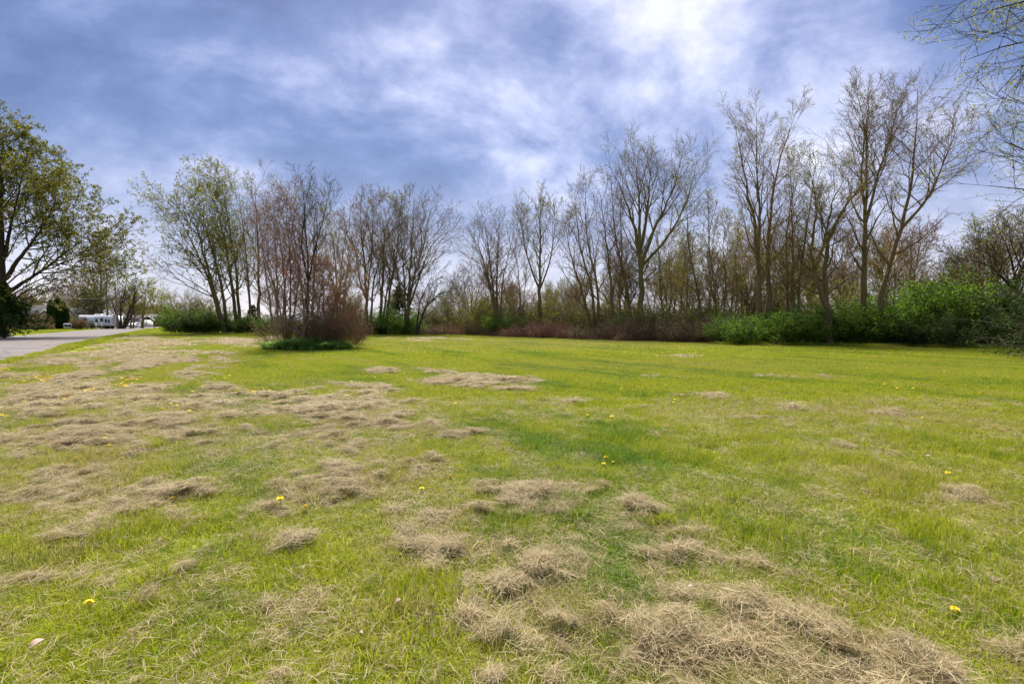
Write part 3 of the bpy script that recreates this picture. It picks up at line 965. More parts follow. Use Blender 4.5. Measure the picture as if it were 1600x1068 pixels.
    # -- clippings
    hn = [hay_patch(r, nn, 0.14, dm, 0.11, 0.0021) for nn, dm in ((150, 0.022), (170, 0.03), (130, 0.018), (160, 0.026), (140, 0.02))]
    X, Y = jitter_grid(r, -14, 14, 0.8, 9.5, 0.085)
    keep = wedge(X, Y, 2.2) & (r.random(len(X)) < smooth(9.5, 7.0, Y))
    X, Y = X[keep], Y[keep]; H = hay_amount(X, Y)
    keep = r.random(len(X)) < 0.44 * smooth(0.15, 0.75, hay_mask(X, Y)) + H * 0.9
    X, Y, H = X[keep], Y[keep], H[keep]
    # a thin litter of loose strands everywhere
    n = len(X)
    ang = math.atan2(MOW[1], MOW[0])
    dirn = ang + (fbm(X * 1.3, Y * 1.3, 2) - 0.5) * 6
    rot = np.stack([r.normal(0, 0.16, n), r.normal(0, 0.16, n), dirn + r.normal(0, 0.5, n)], 1)
    s = r.uniform(0.75, 1.2, n) * (0.7 + 0.4 * H)
    scatter('near_clippings', 'tangled rows of dry cut grass lying on the near turf', np.stack([X, Y, hay_z(X, Y, H)], 1), rot,
            np.stack([s, s, s], 1), r.integers(0, 5, n), H, hn)
    lt = [hay_patch(r, 95, 0.40, 0.055, 0.10, 0.0023) for _ in range(4)]
    X, Y = jitter_grid(r, -14, 14, 0.8, 10, 0.22)
    keep = wedge(X, Y, 2.2) & (r.random(len(X)) < 0.95 * smooth(0.22, 0.62, fbm(X * .7 + 9, Y * .7 + 2, 3) * .8 + 0.10 + .25 * hay_mask(X, Y))); X, Y = X[keep], Y[keep]; n = len(X)
    rot = np.stack([np.zeros(n), np.zeros(n), r.uniform(0, 6.28, n)], 1)
    scatter('loose_strands', 'loose dry grass strands strewn over the turf', np.stack([X, Y, gz(X, Y) + 0.022], 1), rot,
            np.ones((n, 3)), r.integers(0, 4, n), np.zeros(n), lt)
    hm_ = [hay_patch(r, 260, 0.30, dm, 0.17, 0.0048) for dm in (0.03, 0.04, 0.02, 0.045)]
    X, Y = jitter_grid(r, -32, 32, 6.5, 27, 0.19)
    keep = wedge(X, Y, 1.5) & (r.random(len(X)) < smooth(6.5, 9.5, Y) * smooth(27, 20, Y)) & ~on_road(X, Y, -0.3)
    X, Y = X[keep], Y[keep]; H = hay_amount(X, Y)
    keep = r.random(len(X)) < 0.4 * smooth(0.15, 0.75, hay_mask(X, Y)) + H * 0.9; X, Y, H = X[keep], Y[keep], H[keep]; n = len(X)
    rot = np.stack([r.normal(0, 0.1, n), r.normal(0, 0.1, n), r.uniform(0, 6.28, n)], 1)
    s = r.uniform(0.7, 1.2, n) * (0.6 + 0.5 * H)
    scatter('middle_clippings', 'rows of dry cut grass further out in the field', np.stack([X, Y, hay_z(X, Y, H) - 0.01], 1), rot,
            np.stack([s, s, s], 1), r.integers(0, 4, n), H, hm_)
    hf = [hay_patch(r, 420, 1.3, 0.06, 0.5, 0.022) for _ in range(3)]
    X, Y = jitter_grid(r, -80, 60, 20, 66, 0.75)
    keep = wedge(X, Y, 3) & (r.random(len(X)) < smooth(20, 27, Y)) & ~on_road(X, Y, -1.0)
    X, Y = X[keep], Y[keep]; H = hay_amount(X, Y)
    keep = r.random(len(X)) < H * 0.8; X, Y, H = X[keep], Y[keep], H[keep]; n = len(X)
    scatter('far_clippings', 'faint bands of dry cut grass near the trees', np.stack([X, Y, gz(X, Y) + 0.02], 1),
            np.stack([np.zeros(n), np.zeros(n), r.uniform(0, 6.28, n)], 1), np.ones((n, 3)), r.integers(0, 3, n), H, hf)


build_turf()

# ------------------------------------------------------------------ trees of the tree line
def fan(cx, by, ty, spread, n, r0, seed, lean=0, dyr=1.5, y1=None):
    """n stems that share a short trunk and open out to a crown spread px wide"""
    q = random.Random(seed); out = []
    order = sorted(range(n), key=lambda k: abs(k - (n - 1) / 2))
    for c, k in enumerate(order):
        f = 0 if n == 1 else (k / (n - 1) - 0.5) * 2
        H = by - ty
        top = ty + abs(f) ** 1.6 * 0.22 * H + q.uniform(-6, 6)
        tx = cx + lean + f * spread + q.uniform(-4, 4)
        m1 = (cx + f * spread * 0.25 + lean * 0.2 + q.uniform(-2, 2), by - H * q.uniform(.30, .38))
        m2 = (cx + f * spread * q.uniform(.5, .75) + lean * 0.55, by - H * 0.64)
        if c == 0 or q.random() < .35:
            out.append(([(cx + f * 4, by), m1, m2, (tx, top)], r0 * (1.0 if c == 0 else q.uniform(.6, .85)), q.uniform(-dyr, dyr) if c else 0))
        else:
            fk = q.uniform(.08, .24)
            out.append(([(cx + lean * .1, min(494, by - H * fk)), m1, m2, (tx, top)], r0 * q.uniform(.45, .7), q.uniform(-dyr, dyr)))
    return out


T = make_tree
G_LINE = 'bare spring trees along the field edge'
# left group behind the island, greenish, leaning left
T('leaning_tree', 'green-budded tree leaning furthest left, left end of the tree line', 66,
  [([(352, 512), (332, 440), (312, 360), (285, 300)], 0.30, -1), ([(356, 512), (345, 430), (322, 350), (305, 268)], .24, 1),
   ([(350, 512), (326, 430), (292, 350), (262, 300)], .2, 0)], seed=1, dense=1.7,
  bark_='olive', leaf='spring', leaf_n=15000, leaf_s=0.16, n1=13, len1=6.5, a1=(30, 62), trop1=0.02, t1=(0.2, 0.98), len2=0.42, twig=0.013, group=G_LINE, n4=1)
T('budding_tree', 'tall green-budded tree second from the left of the tree line, crown above the dark shrubs', 69,
  [([(372, 512), (360, 420), (345, 330), (318, 262)], 0.28, 0), ([(376, 512), (368, 400), (352, 300), (342, 256)], .25, 1.5)], seed=2, dense=1.6,
  bark_='olive', leaf='spring', leaf_n=11000, leaf_s=0.15, n1=14, len1=5.8, a1=(20, 48), twig=0.013, group=G_LINE, n4=1)
T('budding_tree', 'slim upright brown tree behind the left edge of the planted island', 70,
  [([(405, 512), (404, 430), (402, 350), (399, 268)], 0.27, 0), ([(392, 512), (388, 420), (378, 330), (372, 275)], .2, 1)], seed=3,
  bark_='grey', leaf='spring', leaf_n=4500, leaf_s=0.12, n1=15, len1=5.8, a1=(22, 48), twig=0.012, group=G_LINE, n4=1)
T('bare_tree', 'bare tree seen through the island trees, just right of the island stems', 70,
  [([(487, 512), (490, 430), (497, 360), (492, 305)], 0.24, 0), ([(478, 512), (470, 430), (452, 350), (448, 290)], .2, 0)], seed=4,
  bark_='grey', leaf='spring', leaf_n=4500, leaf_s=0.12, n1=14, len1=5.8, a1=(20, 48), twig=0.012, group=G_LINE, n4=1)
T('reddish_brown_tree', 'reddish brown fine-twigged tree rising behind the left half of the island', 64,
  [([(434, 512), (433, 440), (430, 370), (428, 300)], .18, 0), ([(440, 512), (446, 430), (456, 360), (462, 298)], .15, .5), ([(428, 512), (418, 440), (410, 380), (405, 320)], .13, -.5)], seed=41,
  bark_='red', leaf='rust', leaf_n=5000, leaf_s=0.11, n1=14, len1=5.0, a1=(20, 48), twig=0.011, group=G_LINE, n4=1)
T('bare_tree', 'bare tree closing the gap right of the island before the vase-shaped tree', 68,
  fan(530, 512, 322, 30, 4, .2, 42), seed=42, bark_='grey', leaf='spring', leaf_n=2500, leaf_s=.11, n1=11, len1=4.6, a1=(18, 45), twig=.012, group=G_LINE, n4=1)
T('vase_shaped_tree', 'vase-shaped bare tree with rusty base right of the island', 62,
  fan(574, 505, 290, 38, 4, 0.25, 5), seed=5, bark_='grey', leaf='rust', leaf_n=3000, leaf_s=0.11, n1=11, len1=5.0,
  a1=(18, 42), twig=0.012, group=G_LINE, n4=1)
T('vase_shaped_tree', 'narrow bare tree between the rusty vase-shaped tree and the broad fan-shaped one', 63,
  [([(592, 505), (598, 430), (602, 350), (590, 296)], .24, 0), ([(600, 505), (612, 430), (624, 370), (618, 300)], .2, 1),
   ([(594, 505), (606, 440), (640, 360), (632, 330)], .15, 0)],
  seed=6, bark_='grey', leaf='spring', leaf_n=3500, leaf_s=0.11, n1=12, len1=4.8, a1=(18, 42), twig=0.012, group=G_LINE, n4=1)
T('fan_shaped_tree', 'broad fan-shaped bare tree right of the small evergreen', 62,
  fan(636, 512, 300, 50, 5, 0.26, 7, lean=14), seed=7, bark_='grey', n1=12, len1=5.0, a1=(18, 42), twig=0.012, group=G_LINE, n4=1, leaf='spring', leaf_n=900, leaf_s=.1)
T('arching_tree', 'small arching tree with sparse green leaves beside the fan-shaped tree', 60,
  [([(650, 514), (664, 478), (690, 452), (715, 448)], .16, 0), ([(650, 512), (655, 470), (668, 440), (680, 420)], .12, 0)], seed=8,
  bark_='dark', leaf='dull', leaf_n=1800, leaf_s=0.13, n1=9, len1=3.2, a1=(25, 60), twig=0.010, group=G_LINE, n3=5, n4=0)
T('small_bare_tree', 'low bare tree in the gap left of centre', 66,
  fan(738, 512, 412, 36, 5, 0.14, 9), seed=9, bark_='grey', n1=9, len1=3.0, twig=0.011, group=G_LINE, n3=5, n4=1, leaf='pink', leaf_n=600)
T('slender_tree', 'bare many-stemmed tree in the middle of the tree line', 58,
  fan(776, 514, 316, 34, 4, 0.22, 10, lean=-8), seed=10, bark_='grey', n1=12, len1=3.9, a1=(18, 42), twig=0.011, group=G_LINE, n4=1)
T('slender_tree', 'thin bare sapling between the middle tree and the yellow-budded one', 56,
  [([(812, 514), (813, 450), (808, 400), (800, 372)], .12, 0), ([(812, 514), (820, 450), (822, 410), (830, 385)], .08, 0)], seed=11,
  bark_='grey', n1=10, len1=2.4, twig=0.010, group=G_LINE, n3=5, n4=1)
T('straight_tree', 'straight tree with yellow-green buds on the right of its crown', 55,
  [([(843, 515), (843, 430), (845, 360), (843, 292)], .26, 0), ([(843, 450), (825, 400), (815, 350), (812, 318)], .12, 0.5),
   ([(843, 450), (860, 400), (868, 340), (866, 310)], .10, -.5)], seed=12,
  bark_='olive', leaf='spring', leaf_n=1300, leaf_s=0.12, n1=12, len1=3.6, a1=(18, 40), t1=(0.35, 0.98), twig=0.010, group=G_LINE, n4=1)
T('leaning_bare_tree', 'bare tree leaning left, left of the great spreading tree', 48,
  [([(926, 520), (912, 460), (893, 400), (882, 335)], .20, 0), ([(930, 520), (926, 450), (904, 370), (898, 285)], .18, 0.7),
   ([(932, 518), (936, 450), (914, 350), (916, 262)], .16, -1)], seed=13, bark_='grey', leaf='spring', leaf_n=900, leaf_s=.09,
  n1=12, len1=3.3, a1=(18, 42), twig=0.009, group=G_LINE, n4=1)
T('multi_stem_tree', 'close cluster of bare stems just left of the great spreading tree', 46,
  [([(958, 522), (956, 450), (948, 370), (936, 280)], .20, 0), ([(985, 522), (982, 450), (962, 370), (954, 262)], .2, 1),
   ([(972, 522), (968, 450), (972, 380), (968, 300)], .12, 0)], seed=14, bark_='grey',
  n1=12, len1=3.2, a1=(18, 42), twig=0.009, group=G_LINE, n4=1)
T('great_spreading_tree', 'great spreading bare tree with a stout trunk right of centre', 46,
  [([(1001, 530), (1002, 460), (1000, 395), (992, 340), (968, 275), (950, 235)], .36, 0),
   ([(1002, 395), (1010, 330), (1015, 270), (1018, 222)], .2, 1.2), ([(1003, 400), (1022, 345), (1052, 285), (1066, 225)], .2, -1),
   ([(1001, 390), (1000, 320), (996, 260), (990, 220)], .18, 0), ([(1004, 420), (1030, 380), (1070, 315), (1090, 230)], .17, .5)], seed=15,
  bark_='olive', n1=11, len1=3.6, a1=(16, 40), t1=(0.3, 0.98), twig=0.009, group=G_LINE, n4=2, leaf='spring', leaf_n=1800, leaf_s=.075,
  limbs=[([(1003, 440), (1030, 415), (1062, 398), (1095, 392)], 46, 44), ([(1000, 445), (975, 425), (960, 405), (945, 400)], 46, 47)])
for k, (px, yy, ty, ln, sd) in enumerate(((1036, 47, 330, -8, 21), (1062, 50, 350, 10, 22), (1098, 42, 285, -22, 23), (1122, 41, 300, -14, 24), (1140, 44, 330, 12, 25))):
    T('thin_woodland_tree', ['thin straight tree right behind the great spreading tree', 'thin bare tree second to the right of the great spreading tree',
      'thin tree leaning left above the low brown brush', 'thin tree with two stems left of the twin-trunk tree', 'slight sapling hugging the left of the twin-trunk tree'][k],
      yy, [([(px, 525), (px + ln * .3, 455), (px + ln, 380), (px + ln * 1.2, ty)], .13, 0), ([(px + 3, 525), (px + 14, 450), (px + 6, 370), (px + 18, ty + 35)], .09, .5)],
      seed=sd, bark_='grey', leaf='spring', leaf_n=2200, leaf_s=0.085, n1=12, len1=2.4, a1=(18, 45), twig=0.0085, group=G_LINE, n4=1)
T('twin_trunk_tree', 'tall bare tree with two close straight trunks', 37,
  [([(1186, 535), (1186, 440), (1180, 330), (1160, 250), (1148, 168)], .24, 0), ([(1198, 535), (1200, 430), (1202, 330), (1214, 240), (1245, 150)], .24, .8),
   ([(1192, 400), (1188, 330), (1182, 250), (1182, 165)], .12, -.8)], seed=26, bark_='grey',
  n1=14, len1=3.3, a1=(20, 45), twig=0.008, group=G_LINE, n4=2, leaf='spring', leaf_n=3500, leaf_s=.07)
T('clustered_trunk_tree', 'bare tree with three upright trunks between the twin-trunk and the crooked tree', 37,
  [([(1238, 530), (1240, 440), (1238, 350), (1235, 250)], .2, 0), ([(1230, 530), (1230, 440), (1228, 360), (1246, 230)], .14, 1),
   ([(1246, 530), (1248, 440), (1262, 340), (1275, 235)], .15, -.7)], seed=27, bark_='grey', leaf='spring', leaf_n=5000, leaf_s=.075,
  n1=12, len1=2.8, a1=(18, 45), twig=0.008, group=G_LINE, n4=2)
T('crooked_tree', 'crooked tree whose trunk splits low and sweeps right', 34,
  [([(1297, 530), (1296, 478), (1275, 440), (1266, 415), (1272, 350), (1278, 290), (1262, 240)], .24, 0),
   ([(1297, 500), (1292, 470), (1288, 400), (1300, 340), (1335, 285), (1380, 240), (1415, 215)], .22, .4),
   ([(1275, 430), (1290, 360), (1300, 300), (1330, 245)], .12, -1)], seed=28, bark_='grey',
  n1=14, len1=2.8, a1=(22, 55), twig=0.008, group=G_LINE, n4=2, leaf='spring', leaf_n=4500, leaf_s=.075)
T('tallest_straight_tree', 'tallest straight bare tree at the right of the tree line', 34,
  [([(1346, 530), (1350, 430), (1352, 340), (1354, 240), (1356, 112)], .25, 0), ([(1352, 330), (1345, 260), (1352, 180), (1338, 118)], .08, .6),
   ([(1352, 350), (1368, 270), (1392, 190), (1406, 122)], .1, -.6)], seed=29, bark_='grey',
  n1=16, len1=2.9, a1=(22, 48), t1=(0.25, .98), twig=0.008, group=G_LINE, n4=2, leaf='spring', leaf_n=1800, leaf_s=.065)
T('right_leaning_tree', 'bare tree leaning right over the green shrub bank', 33,
  [([(1372, 530), (1378, 440), (1398, 380), (1415, 330), (1428, 240), (1434, 112)], .22, 0),
   ([(1412, 335), (1448, 300), (1470, 250), (1496, 175)], .10, -.6)], seed=30, bark_='grey',
  n1=18, len1=3.0, a1=(28, 58), t1=(0.25, .98), twig=0.008, group=G_LINE, n4=2, trop1=.04, leaf='spring', leaf_n=1800, leaf_s=.065)
T('round_tree', 'sparse pale green tree at the far right behind the shrub bank', 31,
  [([(1590, 530), (1588, 440), (1580, 390), (1560, 350)], .2, 0), ([(1592, 440), (1610, 380), (1620, 330)], .14, 0), ([(1588, 450), (1550, 410), (1510, 395)], .09, -1)],
  seed=31, bark_='dark', leaf='spring', leaf_n=3000, leaf_s=.08, n1=12, len1=2.8, a1=(25, 60), twig=0.008, group=G_LINE, n4=1)
# off to the right, its limbs reach into the picture
T('overhanging_tree', 'near tree outside the right edge whose limbs hang into the upper right corner', 15.5,
  [([(1850, 620), (1835, 400), (1800, 150), (1760, -150)], .34, 0)], seed=32, bark_='dark', leaf='spring', leaf_n=16000, leaf_s=.055,
  n1=11, len1=4.8, a1=(35, 65), t1=(.35, .95), twig=0.007, wob=.1, trop1=.0, trop2=-.01, len2=.42, n2=9, n3=7, n4=2, limb_r=.05,
  limbs=[([(1815, 160), (1730, 60), (1615, 50), (1507, 95)], 15.5, 15), ([(1800, 60), (1720, -20), (1615, -5), (1505, 30)], 15.5, 14.2),
         ([(1822, 260), (1720, 190), (1650, 190), (1575, 150)], 15.5, 15.5), ([(1828, 330), (1740, 290), (1650, 255), (1555, 215)], 15.5, 16),
         ([(1830, 380), (1740, 330), (1650, 300), (1545, 290)], 15.5, 14.5), ([(1790, -10), (1710, -90), (1615, -70), (1525, -25)], 15.5, 15),
         ([(1810, 110), (1730, 30), (1630, 60), (1555, 150)], 15.5, 16.5)])

# big leafy tree at the far left across the road
T('big_leafy_tree', 'big leafy maple at the left edge beside the road', 50,
  [([(5, 528), (4, 480), (2, 400), (0, 300), (6, 168)], .5, 0), ([(5, 440), (35, 390), (75, 335), (88, 290)], .22, -1),
   ([(4, 460), (60, 420), (105, 385), (150, 350)], .2, 1), ([(3, 440), (-60, 380), (-110, 320), (-120, 260)], .24, 0),
   ([(3, 400), (22, 320), (36, 255), (44, 222)], .18, 1.5), ([(3, 400), (-30, 300), (-45, 230), (-40, 200)], .2, -1), ([(4, 470), (-70, 430), (-160, 400)], .18, 1)],
  seed=40, bark_='dark', leaf='maple', dense=1.6, leaf_n=88000, leaf_s=.155, n1=11, len1=6.2, a1=(25, 60), t1=(.28, .98), twig=.013, n3=5, n4=1, leafspread=.09, trop1=.02,
  limbs=[([(5, 470), (50, 440), (100, 420), (150, 410)], 50, 47), ([(5, 480), (40, 465), (80, 455), (110, 430)], 50, 52),
         ([(4, 450), (60, 400), (110, 382), (160, 372)], 50, 50), ([(5, 490), (30, 470), (60, 460), (95, 448)], 50, 48),
         ([(5, 478), (45, 450), (85, 440), (130, 428)], 50, 51), ([(5, 495), (-20, 480), (-50, 470), (-80, 465)], 50, 48), ([(5, 485), (20, 468), (40, 455), (60, 440)], 50, 45)])

LAND = [(240, 'the end of the road'), (285, 'the leaning tree foot'), (352, 'the leaning trees'), (405, 'the slim upright brown tree'), (447, 'the left edge of the island'), (487, 'the island trees'),
        (540, 'the flaring island shrub'), (574, 'the rusty vase-shaped tree'), (605, 'the narrow bare tree'), (640, 'the fan-shaped tree'), (668, 'the arching tree'), (700, 'the gap beside the arching tree'), (738, 'the low bare tree'),
        (776, 'the middle many-stemmed tree'), (812, 'the thin sapling'), (843, 'the straight yellow-budded tree'), (880, 'the round pinkish shrub'), (926, 'the left-leaning bare tree'), (965, 'the close cluster of stems'),
        (1002, 'the great spreading tree'), (1036, 'the first thin tree past the spreading tree'), (1062, 'the second thin tree past the spreading tree'), (1098, 'the thin tree leaning left'), (1135, 'the twin-stemmed thin tree'), (1192, 'the twin-trunk tree'), (1238, 'the three-trunk tree'),
        (1296, 'the crooked tree'), (1348, 'the tallest straight tree'), (1378, 'the right-leaning tree'), (1440, 'the rounded shrubs of the right bank'), (1496, 'the tallest green shrub'), (1545, 'the shrub before the right edge'), (1590, 'the sparse pale green tree at the right')]
said = set()


def place(px, head):
    opts = sorted(LAND, key=lambda q: abs(q[0] - px))[:4]
    for lx, nm in opts:
        d = px - lx
        words = ['right behind'] if abs(d) < 9 else (['just right of', 'to the right of'] if d > 0 else ['just left of', 'to the left of'])
        for w_ in words:
            s_ = '%s %s %s' % (head, w_, nm)
            if s_ not in said:
                said.add(s_); return s_
    return '%s near %s' % (head, opts[0][1])


# thin wood behind: shared shapes copied further back
protos_bg = []
for k in range(5):
    tr = T('woodland_tree', '', 62, fan(1050 + 40 * k, 512, [405, 395, 415, 400, 410][k], [26, 16, 32, 12, 22][k], [4, 2, 5, 2, 3][k], .16, 50 + k),
           seed=50 + k, bark_=['grey', 'grey', 'olive', 'grey', 'dark'][k], n1=11, len1=3.4, a1=(18, 48), twig=.012, n3=6, n4=1,
           leaf=['spring', 'pink', 'spring', None, 'spring'][k], leaf_n=[2200, 900, 3200, 0, 900][k], leaf_s=.12)
    protos_bg.append(tr)
qr = random.Random(9)
bg_spots = [(1052, 55), (1124, 49), (1218, 47), (1318, 47), (976, 55), (896, 62), (800, 68), (700, 82), (722, 90), (757, 84), (793, 76), (826, 85), (862, 74), (884, 80), (906, 70), (962, 66), (1020, 64), 
            (1074, 60), (1112, 62), (1160, 64), (1176, 52), (1214, 56), (1262, 52), (1312, 54), (1334, 66), 
            (1396, 58), (1422, 50), (1452, 60), (1480, 48), (1506, 54), (1540, 46), (1576, 50), (545, 84), (520, 90), (425, 88), (610, 86), (665, 88)]
for k, (px, yy) in enumerate(bg_spots):
    pr = protos_bg[k % 5]
    s = qr.uniform(0.85, 1.25) * (0.8 if px < 900 else 1.0)
    lab = place(px, 'thin background tree')
    x = gx(px, yy)
    if k < 5:
        pr.location = (x, yy, 0); pr.rotation_euler = (0, 0, qr.uniform(0, 6.28)); pr.scale = (s, s, s); pr['label'] = lab; pr['group'] = 'woodland trees behind the front row'
    else:
        copy_thing(pr, lab, (x, yy, 0), qr.uniform(0, 6.28), (s, s, s * qr.uniform(.85, 1.1)), 'woodland trees behind the front row')

# ------------------------------------------------------------------ shrubs along the edge
S = make_shrub
g1 = S('green_shrub', 'x', (0, 0, 0), 2.1, 1.7, 2.9, seed=60, leaf='honey', leaf_n=12000, leaf_s=.11, nst=34, n1=7, n2=6, arch=-.05)
g2 = S('green_shrub', 'x', (0, 0, 0), 1.9, 1.9, 2.6, seed=61, leaf='honey', leaf_n=10000, leaf_s=.12, nst=30, n1=7, n2=6, arch=-.08)
g3 = S('green_shrub', 'x', (0, 0, 0), 2.2, 1.6, 2.5, seed=62, leaf='dull', leaf_n=10500, leaf_s=.12, nst=34, n1=7, n2=6, arch=-.06)
b1 = S('brown_bramble', 'x', (0, 0, 0), 2.3, 1.3, 1.25, seed=63, bark_='bramble', leaf='brown', leaf_n=900, leaf_s=.09, nst=90, n1=7, n2=4, arch=-.16, cane=.012, tw=.006)
b2 = S('brown_bramble', 'x', (0, 0, 0), 2.0, 1.3, 1.6, seed=64, bark_='bramble', leaf='pink', leaf_n=1500, leaf_s=.08, nst=90, n1=7, n2=4, arch=-.14, cane=.012, tw=.006)
b3 = S('brown_bramble', 'x', (0, 0, 0), 2.0, 1.2, 1.8, seed=65, bark_='tan', leaf='brown', leaf_n=1500, leaf_s=.09, nst=70, n1=7, n2=4, arch=-.1, cane=.012, tw=.006)
t1_ = S('twiggy_brush', 'x', (0, 0, 0), 2.2, 1.6, 3.2, seed=66, bark_='grey', leaf='dull', leaf_n=2600, leaf_s=.10, nst=40, n1=7, n2=5, arch=-.03, cane=.02, tw=.008, n3=2)
t2_ = S('twiggy_brush', 'x', (0, 0, 0), 2.2, 1.6, 3.0, seed=67, bark_='olive', leaf='spring', leaf_n=2600, leaf_s=.09, nst=36, n1=7, n2=5, arch=-.02, cane=.02, tw=.008, n3=2)
used = set()


def put(pr, label, px, yy, sx, sy, sz, rz=None, group=None):
    rz = qr.uniform(0, 6.28) if rz is None else rz
    loc = (gx(px, yy), yy, 0)
    if pr.name not in used:
        used.add(pr.name); pr.location = loc; pr.rotation_euler = (0, 0, rz); pr.scale = (sx, sy, sz); pr['label'] = label
        if group: pr['group'] = group
        return pr
    return copy_thing(pr, label, loc, rz, (sx, sy, sz), group)


GB = 'green shrubs of the right-hand bank'
right = [(g1, 1142, 35, .95, .95, .62, 'bright green shrub at the left end of the right-hand bank'),
         (g2, 1178, 35.5, 1, 1, .78, 'bright green shrub under the twin-trunk tree'),
         (g1, 1222, 34.5, 1, 1, .80, 'bright green shrub below the three-trunk tree'),
         (g2, 1262, 35, 1, 1, .82, 'bright green shrub left of the crooked tree foot'),
         (g3, 1300, 36, 1.1, 1.1, 1.15, 'duller green shrub at the crooked tree foot'),
         (g1, 1335, 34, 1, 1, .95, 'bright green shrub at the foot of the tallest straight tree'),
         (g2, 1372, 33.5, 1.1, 1, 1.05, 'green shrub at the foot of the right-leaning tree'),
         (g1, 1415, 34, 1.1, 1.1, 1.18, 'green shrub halfway along the higher part of the bank'),
         (g3, 1408, 32.5, .9, .9, .75, 'low dull green shrub in front of the higher bank'),
         (g1, 1456, 33.5, 1.2, 1.2, 1.45, 'tall rounded green shrub near the right end of the bank'),
         (g2, 1496, 33, 1.2, 1.2, 1.60, 'tallest green shrub of the bank, toward the right edge'),
         (g3, 1450, 31.5, .9, .9, .8, 'low shady shrub before the tall rounded shrub'),
         (g3, 1520, 32, 1.0, 1.0, 1.25, 'dull green shrub right of the tallest shrub'),
         (g2, 1545, 33.5, 1.2, 1.2, 1.4, 'green shrub behind the dark evergreen at the right edge'),
         (g1, 1610, 32, 1.3, 1.3, 1.2, 'green shrub crossing the right edge of the photo')]
for pr, px, yy, sx, sy, sz, lab in right: put(pr, lab, px, yy, sx * 1.05, sy, sz * 1.02, None, GB)
mid = [(g3, 592, 64, 1.3, 1.3, .95, 'round dark green shrub left of the fan-shaped tree'), (g1, 618, 62.5, 1.4, 1.3, 1.05, 'broad green shrub under the fan-shaped tree'),
       (g2, 640, 62, 1.1, 1.1, .75, 'low green shrub right of the fan-shaped tree foot')]
for pr, px, yy, sx, sy, sz, lab in mid: put(pr, lab, px, yy, sx, sy, sz, None, 'green shrubs beneath the fan-shaped tree')
left = [(g1, 282, 66, 1.25, 1.3, 1.10, 'dark green shrub at the left end beside the road'), (g3, 312, 66.5, 1.5, 1.3, 1.15, 'broad dark green shrub right of the roadside one'),
        (g1, 345, 67, 1.3, 1.2, .95, 'green shrub under the leaning trees'), (g3, 378, 67, 1.4, 1.2, .85, 'low green shrub left of the island'),
        (g2, 412, 67, 1.4, 1.2, .9, 'green shrub seen just left of the island trunks'), (g3, 450, 68, 1.5, 1.2, .95, 'green shrub seen through the island stems'),
        (g1, 520, 68, 1.5, 1.2, .9, 'green shrub behind the right of the island'), (t2_, 330, 70, 1.6, 1.4, 1.7, 'tall yellow-green brush under the leaning trees'),
        (t2_, 290, 70, 1.5, 1.4, 1.9, 'tall yellow-green brush left of the leaning trees')]
for pr, px, yy, sx, sy, sz, lab in left: put(pr, lab, px, yy, sx, sy, sz, None, 'green shrubs behind the island')
brush = [(t1_, 668, 66, .95), (t2_, 692, 65, .9), (t1_, 716, 65, 1.0), (t2_, 742, 62, 1.25), (t2_, 766, 60, 1.25), (t1_, 790, 60, 1.1), (t1_, 815, 58, .95), (t2_, 838, 57, 1.05),
         (t2_, 862, 56, 1.1), (t1_, 882, 55, .95), (t1_, 905, 52, .9), (t2_, 926, 50, 1.0), (t2_, 948, 49, .95), (t1_, 970, 48, .95), (t1_, 992, 46, .8), (t2_, 1012, 45, .85),
         (t1_, 1036, 45, .8), (t2_, 1060, 44, .8), (t1_, 1085, 43, .75), (t1_, 1110, 42, .8), (t2_, 1130, 41, .8), (t1_, 560, 68, 1.1), (t1_, 540, 66, .9), (t1_, 1170, 44, 1.2), (t1_, 1210, 44, 1.2), (t2_, 1255, 43, 1.2), (t2_, 1320, 42, 1.3), (t1_, 1400, 42, 1.4)]
for k, (pr, px, yy, sz) in enumerate(brush):
    put(pr, place(px, 'twiggy hedge brush'), px, yy, 1.3, 1.1, sz * 1.25, None, 'twiggy brush below the bare trees')
ln = [(700, 63.5, b1), (722, 62, b1), (748, 60, b3), (772, 57.5, b1), (795, 55, b1), (818, 53, b2), (842, 51.5, b2), (866, 50, b2), (890, 49, b2), (915, 47.5, b3), (940, 46, b1), (966, 45, b3),
      (990, 44, b1), (1018, 43, b3), (1045, 42, b3), (1070, 41, b3), (1096, 40, b3), (1118, 39, b3), (660, 63, b1), (680, 64, b3)]
for k, (px, yy, pr) in enumerate(ln):
    s = qr.uniform(.8, 1.1)
    put(pr, place(px, 'low reddish bramble' if pr in (b1, b2) else 'tangled tan bramble'),
        px, yy - 1.3 + qr.uniform(-.7, .7), s * 1.15, s, s * qr.uniform(.75, 1.5), None, 'brambles along the field edge')
g4 = S('light_green_shrub', 'light green shrub in front of the straight yellow-budded tree', (gx(858, 54), 54, 0), 2.8, 1.8, 2.5, seed=70, leaf='spring', leaf_n=5000, leaf_s=.12, nst=34)
g5 = S('light_green_shrub', 'light green shrub just right of the great spreading tree foot', (gx(1040, 43), 43, 0), 2.6, 1.8, 2.3, seed=71, leaf='honey', leaf_n=5000, leaf_s=.09, nst=34)
g6 = S('pinkish_shrub', 'round pinkish blossoming shrub right of the straight yellow-budded tree', (gx(868, 60), 60, 0), 3.4, 2.4, 4.6, seed=72, bark_='tan', leaf='pink', leaf_n=3500, leaf_s=.13, nst=30, n3=2, tw=.009)
put(g1, 'bright green shrub in the hedge under the middle many-stemmed tree', 790, 57, 1.2, 1.1, .85)
put(g3, 'dull green shrub in the hedge left of the light green one', 822, 55, 1.2, 1.1, .9)
put(g1, 'bright green shrub in the hedge left of the great spreading tree', 985, 45, 1.0, 1.0, .75)
